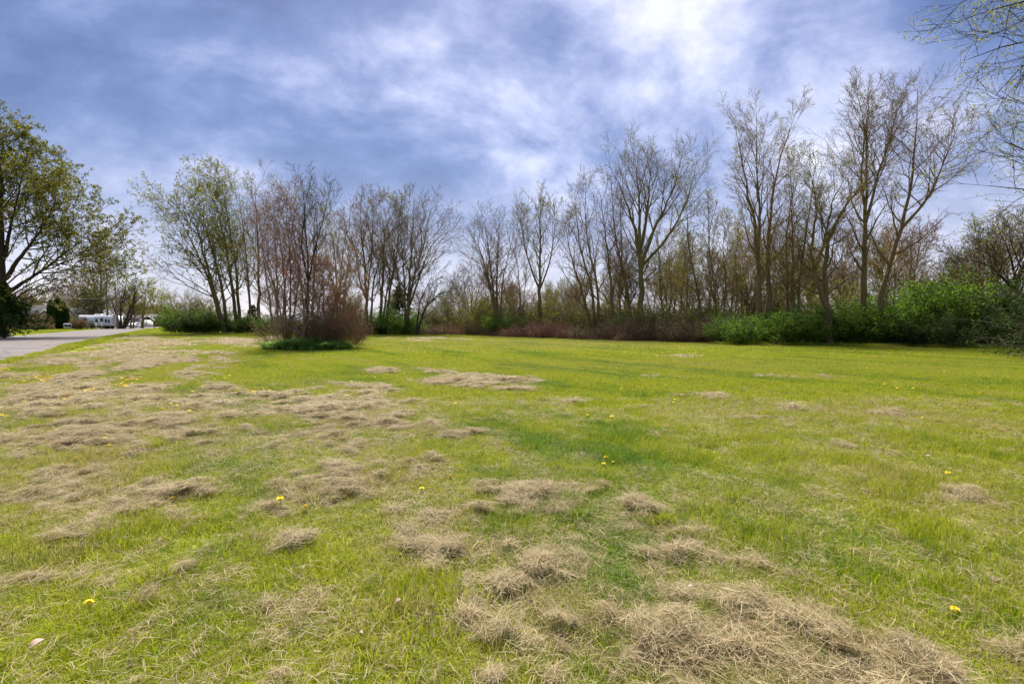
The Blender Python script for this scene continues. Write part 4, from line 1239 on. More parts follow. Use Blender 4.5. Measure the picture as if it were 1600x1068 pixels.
put(g1, 'bright green shrub in the hedge below the thin tree leaning left', 1085, 42, 1.0, 1.0, .75)
g7 = S('light_green_shrub', 'light green shrub below the arching tree gap', (gx(745, 61), 61, 0), 3.0, 1.8, 3.4, seed=73, bark_='olive', leaf='spring', leaf_n=5000, leaf_s=.12, nst=34)


# evergreens ------------------------------------------------------------
def conifer(name, label, loc, h, rad, seed, n=150, leaf_n=9000, leaf_s=.12, ragged=.3, low=.08, tr=.12, droop=-.03, group=None, shape=1.0):
    r = np.random.default_rng(seed)
    root = thing(name, label, 'tree', loc, 0, group)
    P = np.stack([np.zeros(10), np.zeros(10), np.linspace(-.1, h, 10)], 1); P[1:-1, :2] += r.normal(0, .03, (8, 2))
    R = tr * (1 - np.linspace(0, 1, 10)) + .02
    V, q = tubes(P[None], R[None], 8); obj('trunk', mesh('trunk', V, q, BARK['dark'], True), root)
    z = low * h + (h * .98 - low * h) * r.random(n) ** .85; a = r.uniform(0, 6.28, n)
    O = np.stack([0 * a, 0 * a, z], 1)
    D = np.stack([np.cos(a), np.sin(a), np.full(n, .25)], 1)
    L = rad * (1 - (z / h) ** shape) * (1 + r.normal(0, ragged, n)) + .15
    P1, R1 = grow(r, O, D, np.maximum(L, .1), np.full(n, .025), np.full(n, .008), 6, .06, droop)
    p, t, O, D, rd_ = kids(r, P1, R1, 9, .2, 1, 35, 65)
    P2, R2 = grow(r, O, D, L[p] * .35 * (1.2 - t * .6), np.full(len(t), .008), np.full(len(t), .005), 3, .08, droop)
    V, q = join([tubes(P1, R1, 4), ribbons(r, P2, R2)]); V[:, 2] = np.maximum(V[:, 2], .02); obj('boughs', mesh('boughs', V, q, BARK['dark']), root)
    cnt = max(1, int(leaf_n / len(P2))); TRI[0] += 2 * cnt * len(P2) + 2 * len(q)
    tag(obj('needles', leaves_on(r, P2, cnt, leaf_s, .06, LEAF['ever'], 'needles', t0=0.0), root), kind='stuff')
    return root


conifer('small_evergreen', 'small ragged dark evergreen left of the fan-shaped tree', (gx(624, 66), 66, 0), 6.6, 2.6, 80, leaf_n=7000, leaf_s=.18)
conifer('small_evergreen', 'low dark evergreen just left of the island behind the field', (gx(396, 75), 75, 0), 4.2, 2.2, 81, leaf_n=4000, leaf_s=.2)
conifer('dark_spruce', 'dark spruce under the big leafy tree at the left edge', (gx(6, 47), 47, 0), 5.4, 3.2, 82, leaf_n=14000, leaf_s=.2, n=190)
conifer('dark_evergreen', 'dark low-branched evergreen at the right edge', (gx(1668, 20.5), 20.5, 0), 4.4, 2.9, 83, leaf_n=26000, leaf_s=.075, n=230, ragged=.35, low=.02, shape=1.6)

# ------------------------------------------------------------------ the planted island
IX, IY = gx(487, 29), 29.0
ISL = 'trees growing in the planted island'
T('island_tree', 'tallest dark bare tree of the island, forking high at the right', 29.3,
  [([(478, 540), (480, 470), (483, 420), (477, 350), (472, 262)], .10, 0), ([(482, 430), (492, 380), (508, 320), (515, 280)], .06, .3),
   ([(480, 445), (470, 380), (478, 300), (487, 260)], .05, -.3)], seed=90, bark_='dark', n1=11, len1=1.7, a1=(20, 45), twig=.006, n3=5, n4=1, group=ISL,
  leaf='spring', leaf_n=300, leaf_s=.07)
T('island_tree', 'reddish many-stemmed tree at the left of the island', 29,
  [([(447, 540), (446, 470), (440, 380), (425, 300)], .07, 0), ([(449, 540), (455, 460), (452, 380), (444, 285)], .07, .4), ([(446, 540), (436, 470), (415, 400), (398, 340)], .06, -.4),
   ([(450, 540), (462, 470), (470, 400), (466, 320)], .06, .2)], seed=91, bark_='red', leaf='rust', leaf_n=2600, leaf_s=.065, n1=12, len1=1.9, a1=(20, 50), twig=.006, n3=5, n4=1, group=ISL)
T('island_tree', 'pale straight trunk with a long horizontal pale branch on the island', 28.3,
  [([(475, 541), (475, 500), (476, 470), (478, 440)], .10, 0)], seed=92, bark_='pale', n1=10, len1=1.4, a1=(40, 75), twig=.006, n3=5, n4=1, group=ISL,
  limbs=[([(475, 489), (455, 493), (430, 497), (402, 488)], 28.3, 27.6), ([(475, 492), (462, 500), (440, 500), (428, 508)], 28.3, 28.0), ([(475, 489), (492, 500), (510, 505)], 28.3, 28.0)], limb_r=.035, leaf='pink', leaf_n=500, leaf_s=.05)
T('island_crabapple', 'red-brown crabapple at the right of the island', 29.5,
  [([(512, 540), (520, 490), (530, 440), (548, 400)], .06, 0), ([(510, 540), (506, 480), (504, 430), (500, 400)], .06, 0), ([(514, 540), (530, 500), (552, 460), (566, 430)], .05, 0)],
  seed=93, bark_='red', leaf='rust', leaf_n=4500, leaf_s=.065, n1=14, len1=1.5, a1=(30, 65), twig=.006, n3=6, n4=1, group=ISL)
T('island_crabapple', 'pink-budded crabapple in the middle of the island', 29.9,
  [([(490, 540), (492, 490), (470, 440), (455, 410)], .06, 0), ([(492, 540), (496, 490), (504, 440), (508, 410)], .06, 0)],
  seed=94, bark_='red', leaf='pink', leaf_n=4500, leaf_s=.065, n1=15, len1=1.6, a1=(35, 70), twig=.006, n3=6, n4=1, group=ISL)
S('island_thicket', 'dense brown twiggy thicket right of the pale trunk on the island', (gx(505, 29.2), 29.2, 0), 1.5, 1.2, 2.4, seed=95, bark_='grey', leaf='brown', leaf_n=1200, leaf_s=.045, nst=80, n1=8, n2=5, n3=2, cane=.011, tw=.0045, arch=-.02)
S('island_thicket', 'brown twiggy shrub flaring out at the right end of the island', (gx(540, 29.2), 29.2, 0), 1.3, 1.0, 2.1, seed=96, bark_='red', leaf='rust', leaf_n=900, leaf_s=.045, nst=60, n1=8, n2=5, n3=2, cane=.011, tw=.0045, arch=-.01)
S('island_thicket', 'thin brown shrub at the left end of the island', (gx(442, 29.2), 29.2, 0), 1.7, 1.0, 2.2, seed=97, bark_='grey', leaf='dull', leaf_n=700, leaf_s=.045, nst=40, n1=7, n2=5, n3=2, cane=.011, tw=.0045, arch=-.03)
t_ = thing('leaning_stump', 'short broken grey stump leaning in the island', 'stump', (gx(466, 28.8), 28.8, 0))
P = np.array([[0, 0, -.1], [0.02, 0, .4], [-.03, .02, .9], [-.1, .05, 1.35], [-.12, .05, 1.4]]); V, q = tubes(P[None], np.array([[.10, .085, .08, .07, .005]]), 9)
obj('trunk', mesh('trunk', V, q, BARK['pale'], True), t_)


def strap_bed():
    """daylily clumps: arching strap leaves"""
    r = np.random.default_rng(98)
    n = 5500
    a = r.uniform(0, 6.28, n); q = np.sqrt(r.random(n))
    # leaves grow in clumps
    nc = 150; ca = r.uniform(0, 6.28, nc); cq = np.sqrt(r.random(nc)) * r.uniform(.85, 1.12, nc)
    cx = np.cos(ca) * cq * 2.55; cy = np.sin(ca) * cq * 1.25
    k = r.integers(0, nc, n)
    ch_ = r.uniform(.55, 1.25, nc)
    O = np.stack([cx[k] + r.normal(0, .09, n), cy[k] + r.normal(0, .09, n), np.full(n, 0.0)], 1)
    b = r.uniform(0, 6.28, n); H = r.uniform(.6, 1.0, n) * (1.15 - .55 * cq[k]) * ch_[k]; dx = np.stack([np.cos(b), np.sin(b), 0 * b], 1)
    s = np.stack([-np.sin(b), np.cos(b), 0 * b], 1) * .019
    up = np.array([0, 0, 1.])
    rows = []
    for tt, ww in ((0, .7), (.35, 1), (.7, 1), (.9, .7), (1.0, .05)):
        c = O + dx * (H * (.15 * tt + .75 * tt ** 2.2))[:, None] + up * (H * (1.15 * tt - .55 * tt ** 3))[:, None]
        rows += [c - s * ww, c + s * ww]
    V = np.stack(rows, 1).reshape(-1, 3); kk = np.arange(n)[:, None] * 10
    Fq = np.concatenate([kk + np.array([[2 * i, 2 * i + 1, 2 * i + 3, 2 * i + 2]]) for i in range(4)])
    me = mesh('strap_leaves', V, Fq, LEAF['strap'], attrs={'rnd': np.repeat(r.random(n), 10)})
    o = obj('daylily_bed', me, None, (IX, 28.35, 0)); tag(o, 'bed of dark green strap-leaved daylilies around the island trunks', kind='stuff')
    TRI[0] += 8 * n


strap_bed()

# ------------------------------------------------------------------ across the road
M_WHITE = simple('white_paint', (0.82, 0.82, 0.82), (0.76, 0.77, 0.78), 2.0, 0.5)
M_TRIM = simple('white_trim', (0.82, 0.82, 0.81), (0.74, 0.74, 0.74), 2.0, 0.5)
M_BEIGE = simple('beige_siding', (0.52, 0.43, 0.33), (0.46, 0.37, 0.28), 1.0, 0.7)
M_GREYW = simple('pale_grey_siding', (0.62, 0.61, 0.59), (0.55, 0.54, 0.52), 1.0, 0.7)
M_ROOF = simple('grey_shingles', (0.045, 0.042, 0.048), (0.03, 0.028, 0.032), 6.0, 0.9, bump_d=.02)
M_ROOFB = simple('brown_shingles', (0.06, 0.038, 0.03), (0.04, 0.027, 0.023), 6.0, 0.9, bump_d=.02)
M_GLASS = simple('dark_window_glass', (0.03, 0.035, 0.045), (0.05, 0.055, 0.065), 1.0, 0.08, 0.6)
M_RUB = simple('black_rubber', (0.015, 0.015, 0.016), (0.03, 0.03, 0.03), 8.0, 0.8)
M_STEEL = simple('galvanised_steel', (0.35, 0.35, 0.36), (0.26, 0.26, 0.27), 5.0, 0.45, metal=0.8)
M_GREYP = simple('grey_plastic', (0.20, 0.20, 0.21), (0.15, 0.15, 0.16), 3.0, 0.6)
M_BLUE = simple('sign_blue', (0.01, 0.02, 0.12), (0.012, 0.022, 0.13), 3.0, 0.5)
M_WOOD = simple('weathered_pole_wood', (0.24, 0.19, 0.14), (0.15, 0.115, 0.085), 4.0, 0.9, bump_d=.01, stretch=(5, 5, .6))
M_STRIPE = simple('tan_stripe', (0.30, 0.25, 0.20), None, 3.0, 0.5)


def box(x0, x1, y0, y1, z0, z1):
    V = np.array([[x, y, z] for x in (x0, x1) for y in (y0, y1) for z in (z0, z1)], float)
    q = np.array([[0, 1, 3, 2], [4, 6, 7, 5], [0, 4, 5, 1], [2, 3, 7, 6], [0, 2, 6, 4], [1, 5, 7, 3]])
    return V, q


def boxes(name, bl, mat, parent, bev=0.0, label=None):
    V, q = join([box(*b) for b in bl])
    o = obj(name, mesh(name, V, q, mat), parent)
    if bev:
        md = o.modifiers.new('bevel', 'BEVEL'); md.width = bev; md.segments = 2; md.limit_method = 'ANGLE'
    if label: o['label'] = label
    return o


def prism(name, poly, y0, y1, mat, parent):
    """poly in the x,z plane, pushed from y0 to y1"""
    n = len(poly)
    V = np.array([[x, y, z] for y in (y0, y1) for x, z in poly], float)
    F4 = np.array([[i, (i + 1) % n, n + (i + 1) % n, n + i] for i in range(n)])
    return obj(name, mesh(name, V, [F4, np.array([list(range(n))[::-1]]), np.array([[n + i for i in range(n)]])], mat), parent)


def window(parent, x, z, w, h, y, deep=.06):
    f = boxes('window', [(x - w / 2 - .08, x + w / 2 + .08, y - deep, y, z + h / 2, z + h / 2 + .08), (x - w / 2 - .08, x + w / 2 + .08, y - deep, y, z - h / 2 - .1, z - h / 2),
                         (x - w / 2 - .08, x - w / 2, y - deep, y, z - h / 2, z + h / 2), (x + w / 2, x + w / 2 + .08, y - deep, y, z - h / 2, z + h / 2),
                         (x - w / 2, x + w / 2, y - deep, y, z - .025, z + .025)], M_TRIM, parent)
    boxes('pane', [(x - w / 2, x + w / 2, y - .02, y + .01, z - h / 2, z - .025), (x - w / 2, x + w / 2, y - .02, y + .01, z + .025, z + h / 2)], M_GLASS, f)


def gable_roof(parent, x0, x1, y0, y1, ze, zr, mat, along='x', over=.45, th=.14, trim=True):
    if along == 'x':
        ym = (y0 + y1) / 2; sl = (zr - ze) / (ym - y0)
        ya, yb, za = y0 - over, y1 + over, ze - over * sl
        V = []
        for x in (x0 - over, x1 + over):
            V += [(x, ya, za), (x, ym, zr), (x, yb, za), (x, yb, za + th), (x, ym, zr + th), (x, ya, za + th)]
    else:
        xm = (x0 + x1) / 2; sl = (zr - ze) / (xm - x0)
        xa, xb, za = x0 - over, x1 + over, ze - over * sl
        V = []
        for y in (y0 - over, y1 + over):
            V += [(xa, y, za), (xm, y, zr), (xb, y, za), (xb, y, za + th), (xm, y, zr + th), (xa, y, za + th)]
    V = np.array(V, float)
    F4 = np.array([[i, (i + 1) % 6, 6 + (i + 1) % 6, 6 + i] for i in range(6)] + [[0, 1, 4, 5], [1, 2, 3, 4], [6, 11, 10, 7], [7, 10, 9, 8]])
    r_ = obj('roof', mesh('roof', V, F4, mat), parent)
    if trim:
        if along == 'y':
            y = y0 - over - .03
            for a, b in (((xa, za), (xm, zr)), ((xm, zr), (xb, za))):
                prism('rake_board', [(a[0], a[1] - .12), (b[0], b[1] - .12), (b[0], b[1] + th + .02), (a[0], a[1] + th + .02)], y, y + .028, M_TRIM, r_)
        else:
            for x in (x0 - over - .03, x1 + over + .002):
                for a, b in (((ya, za), (ym, zr)), ((ym, zr), (yb, za))):
                    V = np.array([(xx, p, z) for xx in (x, x + .028) for p, z in ((a[0], a[1] - .12), (b[0], b[1] - .12), (b[0], b[1] + th + .02), (a[0], a[1] + th + .02))])
                    F_ = np.array([[0, 1, 2, 3], [7, 6, 5, 4], [0, 4, 5, 1], [1, 5, 6, 2], [2, 6, 7, 3], [3, 7, 4, 0]])
                    obj('rake_board', mesh('rake_board', V, F_, M_TRIM), r_)
    return r_


# beige house
YH = 118
h = thing('beige_house', 'beige house with a grey roof behind the brown weeping shrub', 'house', (gx(45, YH), YH, 0), math.radians(14))
boxes('wall', [(-7, 5, 0, 9, -.1, 2.9)], M_BEIGE, h)
prism('gable_wall', [(-7, 2.9), (5, 2.9), (5, 2.95), (-7, 2.95)], 0.01, 8.99, M_BEIGE, h)
for xx in (-7, 4.8):
    V = np.array([(x, y, z) for x in (xx, xx + .2) for y, z in ((0, 2.95), (9, 2.95), (4.5, 5.6))])
    obj('gable_wall', mesh('gable_wall', V, [np.array([[0, 1, 4, 3], [1, 2, 5, 4], [2, 0, 3, 5]]), np.array([[0, 2, 1], [3, 4, 5]])], M_BEIGE), h)
rf = gable_roof(h, -7, 5, 0, 9, 2.95, 5.7, M_ROOF, 'x')
boxes('chimney', [(-3.3, -2.6, 5.5, 6.2, 4.4, 6.5)], M_ROOFB, rf)
for wx in (-5.3, -2.6, 2.9): window(h, wx, 1.75, 1.2, 1.2, 0)
d_ = boxes('door', [(-.2, .8, -.06, 0, 0, 2.1)], M_TRIM, h); boxes('handle', [(.62, .70, -.12, -.06, 1.0, 1.05)], M_STEEL, d_)
h = thing('garage_wing', 'small brown-roofed garage between the beige house and the arborvitaes', 'garage', (gx(72, 116), 116, 0), math.radians(5))
boxes('wall', [(-2.4, 2.8, 0, 6, -.1, 2.5)], M_BEIGE, h)
prism('gable_wall', [(-2.4, 2.5), (2.8, 2.5), (.2, 4.4)], 0, .2, M_BEIGE, h)
gable_roof(h, -2.4, 2.8, 0, 6, 2.5, 4.5, M_ROOFB, 'y')
gd = boxes('garage_door', [(-1.5, 1.9, -.05, 0, 0, 2.1)], M_TRIM, h)
for z in (.55, 1.05, 1.55): boxes('door_panel', [(-1.42, 1.82, -.075, -.05, z - .2, z + .2)], M_TRIM, gd)
# pale gabled house
YH = 128
h = thing('pale_house', 'pale gabled house between the arborvitaes and the camper', 'house', (gx(110, YH), YH, 0), math.radians(-4))
boxes('wall', [(-2.3, 1.7, 0, 8, -.1, 3.4)], M_GREYW, h)
prism('gable_wall', [(-2.3, 3.4), (1.7, 3.4), (-.3, 5.2)], 0, .2, M_GREYW, h)
gable_roof(h, -2.3, 1.7, 0, 8, 3.4, 5.2, M_ROOF, 'y', .35)
window(h, -.3, 1.7, 1.1, 1.3, 0)
boxes('porch_wall', [(1.7, 3.6, 1.0, 7, -.1, 2.9)], M_GREYW, h); boxes('porch_roof', [(1.72, 3.9, .7, 7.2, 2.9, 3.05)], M_ROOF, h)
window(h, 2.6, 1.9, .7, 1.1, 1.0)

# camper
YC = 112
cm = thing('travel_trailer', 'white travel trailer with slide-out parked on the lawn', 'camper', (gx(152, YC), YC, 0), math.radians(6))
prism('body', [(-3.9, 1.55), (-1.9, .75), (3.9, .65), (3.9, 3.1), (-3.7, 3.25), (-3.95, 2.6)], 0, 2.5, M_WHITE, cm)
so = boxes('slide_out', [(-.1, 3.5, -.75, 0, .85, 2.85)], M_WHITE, cm, .03)
for x, w, z in ((.45, .5, 1.95), (1.55, .6, 2.15), (2.45, .45, 1.9), (3.05, .35, 1.8)):
    f = boxes('window', [(x - w / 2, x + w / 2, -.79, -.75, z - .4, z + .4)], M_GREYP, so); boxes('pane', [(x - w / 2 + .05, x + w / 2 - .05, -.80, -.79, z - .35, z + .35)], M_GLASS, f)
f = boxes('window', [(-2.9, -2.1, -.04, 0, 1.9, 2.5)], M_GREYP, cm); boxes('pane', [(-2.85, -2.15, -.05, -.04, 1.95, 2.45)], M_GLASS, f)
boxes('roof_air_conditioner', [(-1.1, .3, .8, 1.7, 3.16, 3.5)], M_WHITE, cm, .05)
boxes('stripe', [(-3.5, -.2, -.012, 0, 1.55, 1.66), (-3.0, -.2, -.012, 0, 1.75, 1.8)], M_STRIPE, cm)
boxes('storage_door', [(-1.8, -.3, -.02, 0, .8, 1.3)], M_GREYP, cm)
ch_ = boxes('chassis', [(-1.9, 3.8, .3, 2.2, .45, .62), (-2.6, -2.4, .4, .55, 0, .7), (-2.6, -2.4, 1.9, 2.05, 0, .7)], M_RUB, cm)
for x in (.9, 1.75):
    for y in (.05, 2.2):
        a = np.linspace(0, 2 * np.pi, 18, endpoint=False)
        V = np.array([[x + .36 * math.cos(t), y + d, .36 + .36 * math.sin(t)] for d in (0, .22) for t in a])
        q = np.array([[i, (i + 1) % 18, 18 + (i + 1) % 18, 18 + i] for i in range(18)])
        wl = obj('wheel', mesh('wheel', V, [q, np.array([list(range(18))]), np.array([[18 + i for i in range(18)][::-1]])], M_RUB), cm)
        V2 = np.array([[x + .19 * math.cos(t), y - .01 + d, .36 + .19 * math.sin(t)] for d in (0, .24) for t in a])
        obj('rim', mesh('rim', V2, [q, np.array([list(range(18))]), np.array([[18 + i for i in range(18)][::-1]])], M_STEEL), wl)

# yard sign: blue panel on a white board with two legs
ys_ = 106
sg = thing('yard_sign', 'white and blue yard sign in the grass in front of the arborvitaes', 'sign', (gx(106, ys_), ys_, 0), math.radians(12))
boxes('board', [(-.75, .75, -.02, .02, .25, 1.3)], M_TRIM, sg)
bp_ = boxes('blue_panel', [(-.62, .62, -.026, -.02, .62, 1.12)], M_BLUE, sg)
boxes('mark', [(-.10, .12, -.032, -.026, .88, 1.02), (-.3, .3, -.032, -.026, .74, .80)], simple('sign_mark_blue', (.2, .3, .5)), bp_)
for x in (-.5, .5): boxes('leg', [(x - .02, x + .02, .02, .045, -.2, 1.2)], M_STEEL, sg)
# posts standing at the lawn edge in front of the camper
for k, (px, lab) in enumerate(((150.5, 'thin white post before the middle of the camper, left of two'), (159.5, 'thin white post before the camper, right of two'))):
    p_ = boxes('lawn_post', [(-.03, .03, -.03, .03, -.2, 1.5), (-.05, .05, -.05, .05, 1.5, 1.54)], M_TRIM, None, 0); p_.location = (gx(px, 104), 104, 0)
    tag(p_, lab, 'post', 'thin posts before the camper')

# utility pole with crossarm, lines
YP = 108
up_ = thing('utility_pole', 'weathered wooden utility pole beside the many-stemmed tree', 'utility pole', (gx(184, YP), YP, 0), 0)
P = np.array([[0, 0, -.3], [-.05, 0, 3], [-.15, 0, 6.5], [-.28, 0, 10.3]]); V, q = tubes(P[None], np.array([[.20, .18, .16, .12]]), 10)
obj('pole', mesh('pole', V, q, M_WOOD, True), up_)
boxes('cap', [(-.39, -.17, -.11, .11, 10.28, 10.33)], M_STEEL, up_)
boxes('bracket', [(-.5, -.1, -.2, -.12, 9.0, 9.12)], M_STEEL, up_)
# overhead cable
c0 = np.array([gx(184, YP), YP, 7.3]); c1 = np.array([gx(95, 96), 96, 6.6]); tt = np.linspace(0, 1, 20)[:, None]
Pw = c0 * (1 - tt) + c1 * tt; Pw[:, 2] -= 4 * .5 * (tt * (1 - tt))[:, 0]
V, q = tubes(Pw[None], np.full((1, 20), .018), 4)
tag(obj('overhead_cable', mesh('overhead_cable', V, q, M_GREYP)), 'thin overhead cable running left from the utility pole', 'cable')
sl = thing('street_lamp', 'small street lamp above the distant grey building', 'street lamp', (gx(229, 150), 150, 0))
P = np.array([[0, 0, -.2], [0, 0, 3], [0, 0, 5.6], [.3, 0, 6.1], [1.6, 0, 6.3]]); V, q = tubes(P[None], np.array([[.1, .09, .07, .05, .04]]), 8)
obj('pole', mesh('pole', V, q, M_STEEL, True), sl); boxes('lamp_head', [(1.5, 2.4, -.15, .15, 6.2, 6.36)], M_GREYP, sl, .04)

# far low building, vehicle
YB = 170
h = thing('low_building', 'low grey building with a hipped roof at the end of the road', 'building', (gx(228, YB), YB, 0), math.radians(4))
boxes('wall', [(-3.2, 4.2, 0, 9, -.1, 2.5)], simple('tan_block', (.36, .32, .29), (.30, .27, .25)), h)
V = np.array([(-3.8, -.6, 2.4), (4.8, -.6, 2.4), (4.8, 9.6, 2.4), (-3.8, 9.6, 2.4), (-1.2, 4.5, 4.4), (1.6, 4.5, 4.4)])
obj('roof', mesh('roof', V, [np.array([[0, 1, 5, 4], [2, 3, 4, 5], [0, 3, 2, 1]]), np.array([[1, 2, 5], [3, 0, 4]])], simple('grey_roof_far', (.10, .095, .095))), h)
boxes('garage_door', [(1.9, 3.9, -.05, 0, 0, 2.0)], M_TRIM, h)
d_ = boxes('door', [(-.6, .5, -.05, 0, 0, 1.5)], M_RUB, h)
window(h, -2.1, 1.5, .9, .9, 0)
h = thing('distant_shed', 'dark distant shed at the right end of the road beside the green shrub', 'shed', (gx(244, 165), 165, 0))
boxes('wall', [(-1.8, 3.5, 0, 5, -.1, 2.4)], simple('brown_shed', (.12, .09, .08)), h)
gable_roof(h, -1.8, 3.5, 0, 5, 2.4, 3.5, M_ROOFB, 'x', .3)
h = thing('white_outbuilding', 'white outbuilding behind the trunks of the many-stemmed tree', 'building', (gx(201, 150), 150, 0))
boxes('wall', [(-3.2, 3.2, 0, 6, -.1, 2.3)], M_GREYW, h); gable_roof(h, -3.2, 3.2, 0, 6, 2.3, 3.6, M_ROOF, 'x', .3)
window(h, -1.2, 1.4, .8, .8, 0); boxes('door', [(.8, 1.7, -.05, 0, 0, 2)], M_GREYP, h)

# white parked car (small, at the road end)
cr = thing('parked_car', 'white car parked at the end of the road', 'car', (gx(213, 140), 140, 0), math.radians(100))
prof = [(-2.2, .35), (2.15, .35), (2.2, .75), (1.3, .92), (.6, 1.42), (-1.3, 1.45), (-2.0, .98), (-2.25, .9)]
o = prism('body', prof, -.85, .85, M_TRIM, cr); md = o.modifiers.new('bevel', 'BEVEL'); md.width = .08; md.segments = 2
for y in (-.856, .852): prism('window', [(-1.7, .98), (1.1, .95), (.52, 1.34), (-1.2, 1.37)], y, y + .004, M_GLASS, cr)
for x in (-1.35, 1.35):
    for y in (-.87, .67):
        a = np.linspace(0, 2 * np.pi, 16, endpoint=False)
        V = np.array([[x + .32 * math.cos(t), y + d, .32 + .32 * math.sin(t)] for d in (0, .2) for t in a])
        q = np.array([[i, (i + 1) % 16, 16 + (i + 1) % 16, 16 + i] for i in range(16)])
        obj('wheel', mesh('wheel', V, [q, np.array([list(range(16))]), np.array([[16 + i for i in range(16)][::-1]])], M_RUB), cr)


# arborvitaes: tight columns of foliage
def arbor(label, px, yy, h, rad, seed):
    r = np.random.default_rng(seed)
    root = thing('arborvitae', label, 'tree', (gx(px, yy), yy, 0), 0, 'arborvitaes beside the yard sign')
    P = np.array([[[0, 0, -.1], [0, 0, h * .5], [0, 0, h * .9]]]); V, q = tubes(P, np.array([[.12, .08, .03]]), 6); obj('trunk', mesh('trunk', V, q, BARK['dark']), root)
    n = 9000; a = r.uniform(0, 6.28, n); z = r.random(n) ** .9 * h
    prof_ = rad * np.sqrt(np.clip(1 - (z / h) ** 2.6, 0, 1)) * (.75 + .25 * np.clip(z / (.2 * h), 0, 1))
    rr = prof_ * (1 + .10 * np.sin(a * 5 + z * 1.5)) * r.uniform(.72, 1.03, n)
    C = np.stack([np.cos(a) * rr, np.sin(a) * rr, z + .02], 1); C[:, 2] = np.maximum(C[:, 2], .1)
    tag(obj('foliage', leaf_mesh(r, C, .26, LEAF['ever'], 'foliage'), root), kind='stuff'); TRI[0] += 2 * n


arbor('left and slimmest arborvitae with a pointed top', 80.5, 111, 6.6, .75, 201)
arbor('front low arborvitae left of the tall pair', 84, 109, 5.2, .95, 205)
arbor('tall broad arborvitae in the middle', 92, 110, 7.0, 1.2, 202)
arbor('tall arborvitae at the right of the clump, next to the yard sign', 100, 110.5, 6.2, 1.05, 203)

S('weeping_shrub', 'wide brown weeping shrub in front of the beige house', (gx(49, 104), 104, 0), 3.0, 2.0, 3.3, seed=210, bark_='tan', leaf='brown', leaf_n=5000, leaf_s=.2, nst=90, arch=-.17, cane=.03, tw=.016, n1=8, n2=5, up=1.3)
S('weeping_shrub', 'low olive shrub in front of the weeping brown one', (gx(58, 101), 101, 0), 2.0, 1.4, 2.2, seed=211, bark_='olive', leaf='brown', leaf_n=3000, leaf_s=.2, nst=60, arch=-.14, cane=.03, tw=.014)
S('reddish_shrub', 'reddish brown shrub between the yard sign and the camper', (gx(124, 107), 107, 0), 1.3, 1.2, 2.3, seed=212, bark_='red', leaf='brown', leaf_n=3500, leaf_s=.17, nst=50, arch=-.06, cane=.025, tw=.014)
S('olive_shrub', 'olive shrub right behind the reddish shrub at the camper nose', (gx(120, 113), 113, 0), 1.2, 1.2, 3.0, seed=213, bark_='olive', leaf='dull', leaf_n=3500, leaf_s=.17, nst=40, arch=-.05, cane=.025, tw=.014)

GL = 'trees beyond the road'
T('tall_green_trunk_tree', 'tall mossy tree with straight trunks behind the camper', 135,
  [([(158, 512), (158, 470), (157, 400), (158, 360)], .42, 0), ([(148, 512), (148, 460), (145, 410), (142, 385)], .32, 0), ([(168, 512), (167, 460), (166, 410), (172, 375)], .26, 2)],
  seed=220, bark_='olive', leaf='spring', leaf_n=3500, leaf_s=.24, n1=13, len1=7, a1=(22, 50), twig=.024, n3=5, n4=0, group=GL)
T('brownish_tree', 'brownish spreading tree behind the pale house', 140, fan(122, 512, 440, 26, 5, .25, 221), seed=221, bark_='grey', leaf='pink', leaf_n=3500, leaf_s=.24,
  n1=10, len1=5.0, a1=(25, 60), twig=.022, n3=5, n4=0, group=GL)
T('olive_tree', 'dense olive tree right behind the camper roof', 130, fan(146, 512, 452, 18, 5, .22, 222), seed=222, bark_='olive', leaf='dull', leaf_n=4500, leaf_s=.26,
  n1=10, len1=4.0, a1=(25, 65), twig=.02, n3=5, n4=0, group=GL, leafspread=.2)
T('many_stemmed_tree', 'dark many-stemmed tree by the utility pole', 112,
  [([(188, 512), (182, 490), (176, 472), (168, 450)], .3, 0), ([(192, 512), (200, 490), (208, 472), (216, 440)], .36, 0), ([(190, 512), (188, 480), (196, 450), (198, 425)], .22, 0),
   ([(193, 512), (206, 492), (212, 460), (206, 432)], .2, 1)], seed=223, bark_='dark', leaf='spring', leaf_n=900, leaf_s=.22, n1=9, len1=4.5, a1=(25, 60), twig=.018, n3=5, n4=0, group=GL)
T('two_trunk_tree', 'mossy two-trunk tree right of the many-stemmed tree', 120,
  [([(204, 512), (205, 498), (203, 480), (200, 468)], .22, 0), ([(208, 512), (210, 498), (212, 480), (214, 462)], .2, 0)], seed=224, bark_='olive', leaf='spring', leaf_n=1500, leaf_s=.22, n1=10, len1=3.5, a1=(30, 65), twig=.018, n3=5, n4=0, group=GL)
T('leafy_topped_tree', 'tree with bright spring leaves before the low grey building', 125,
  [([(222, 512), (225, 480), (228, 460), (222, 440)], .34, 0), ([(225, 485), (234, 468), (242, 460)], .16, 0)], seed=225, bark_='olive', leaf='spring', leaf_n=2800, leaf_s=.26, n1=10, len1=5, a1=(45, 80), t1=(.4, .98), twig=.018, n3=5, n4=0, group=GL, leafspread=.15)
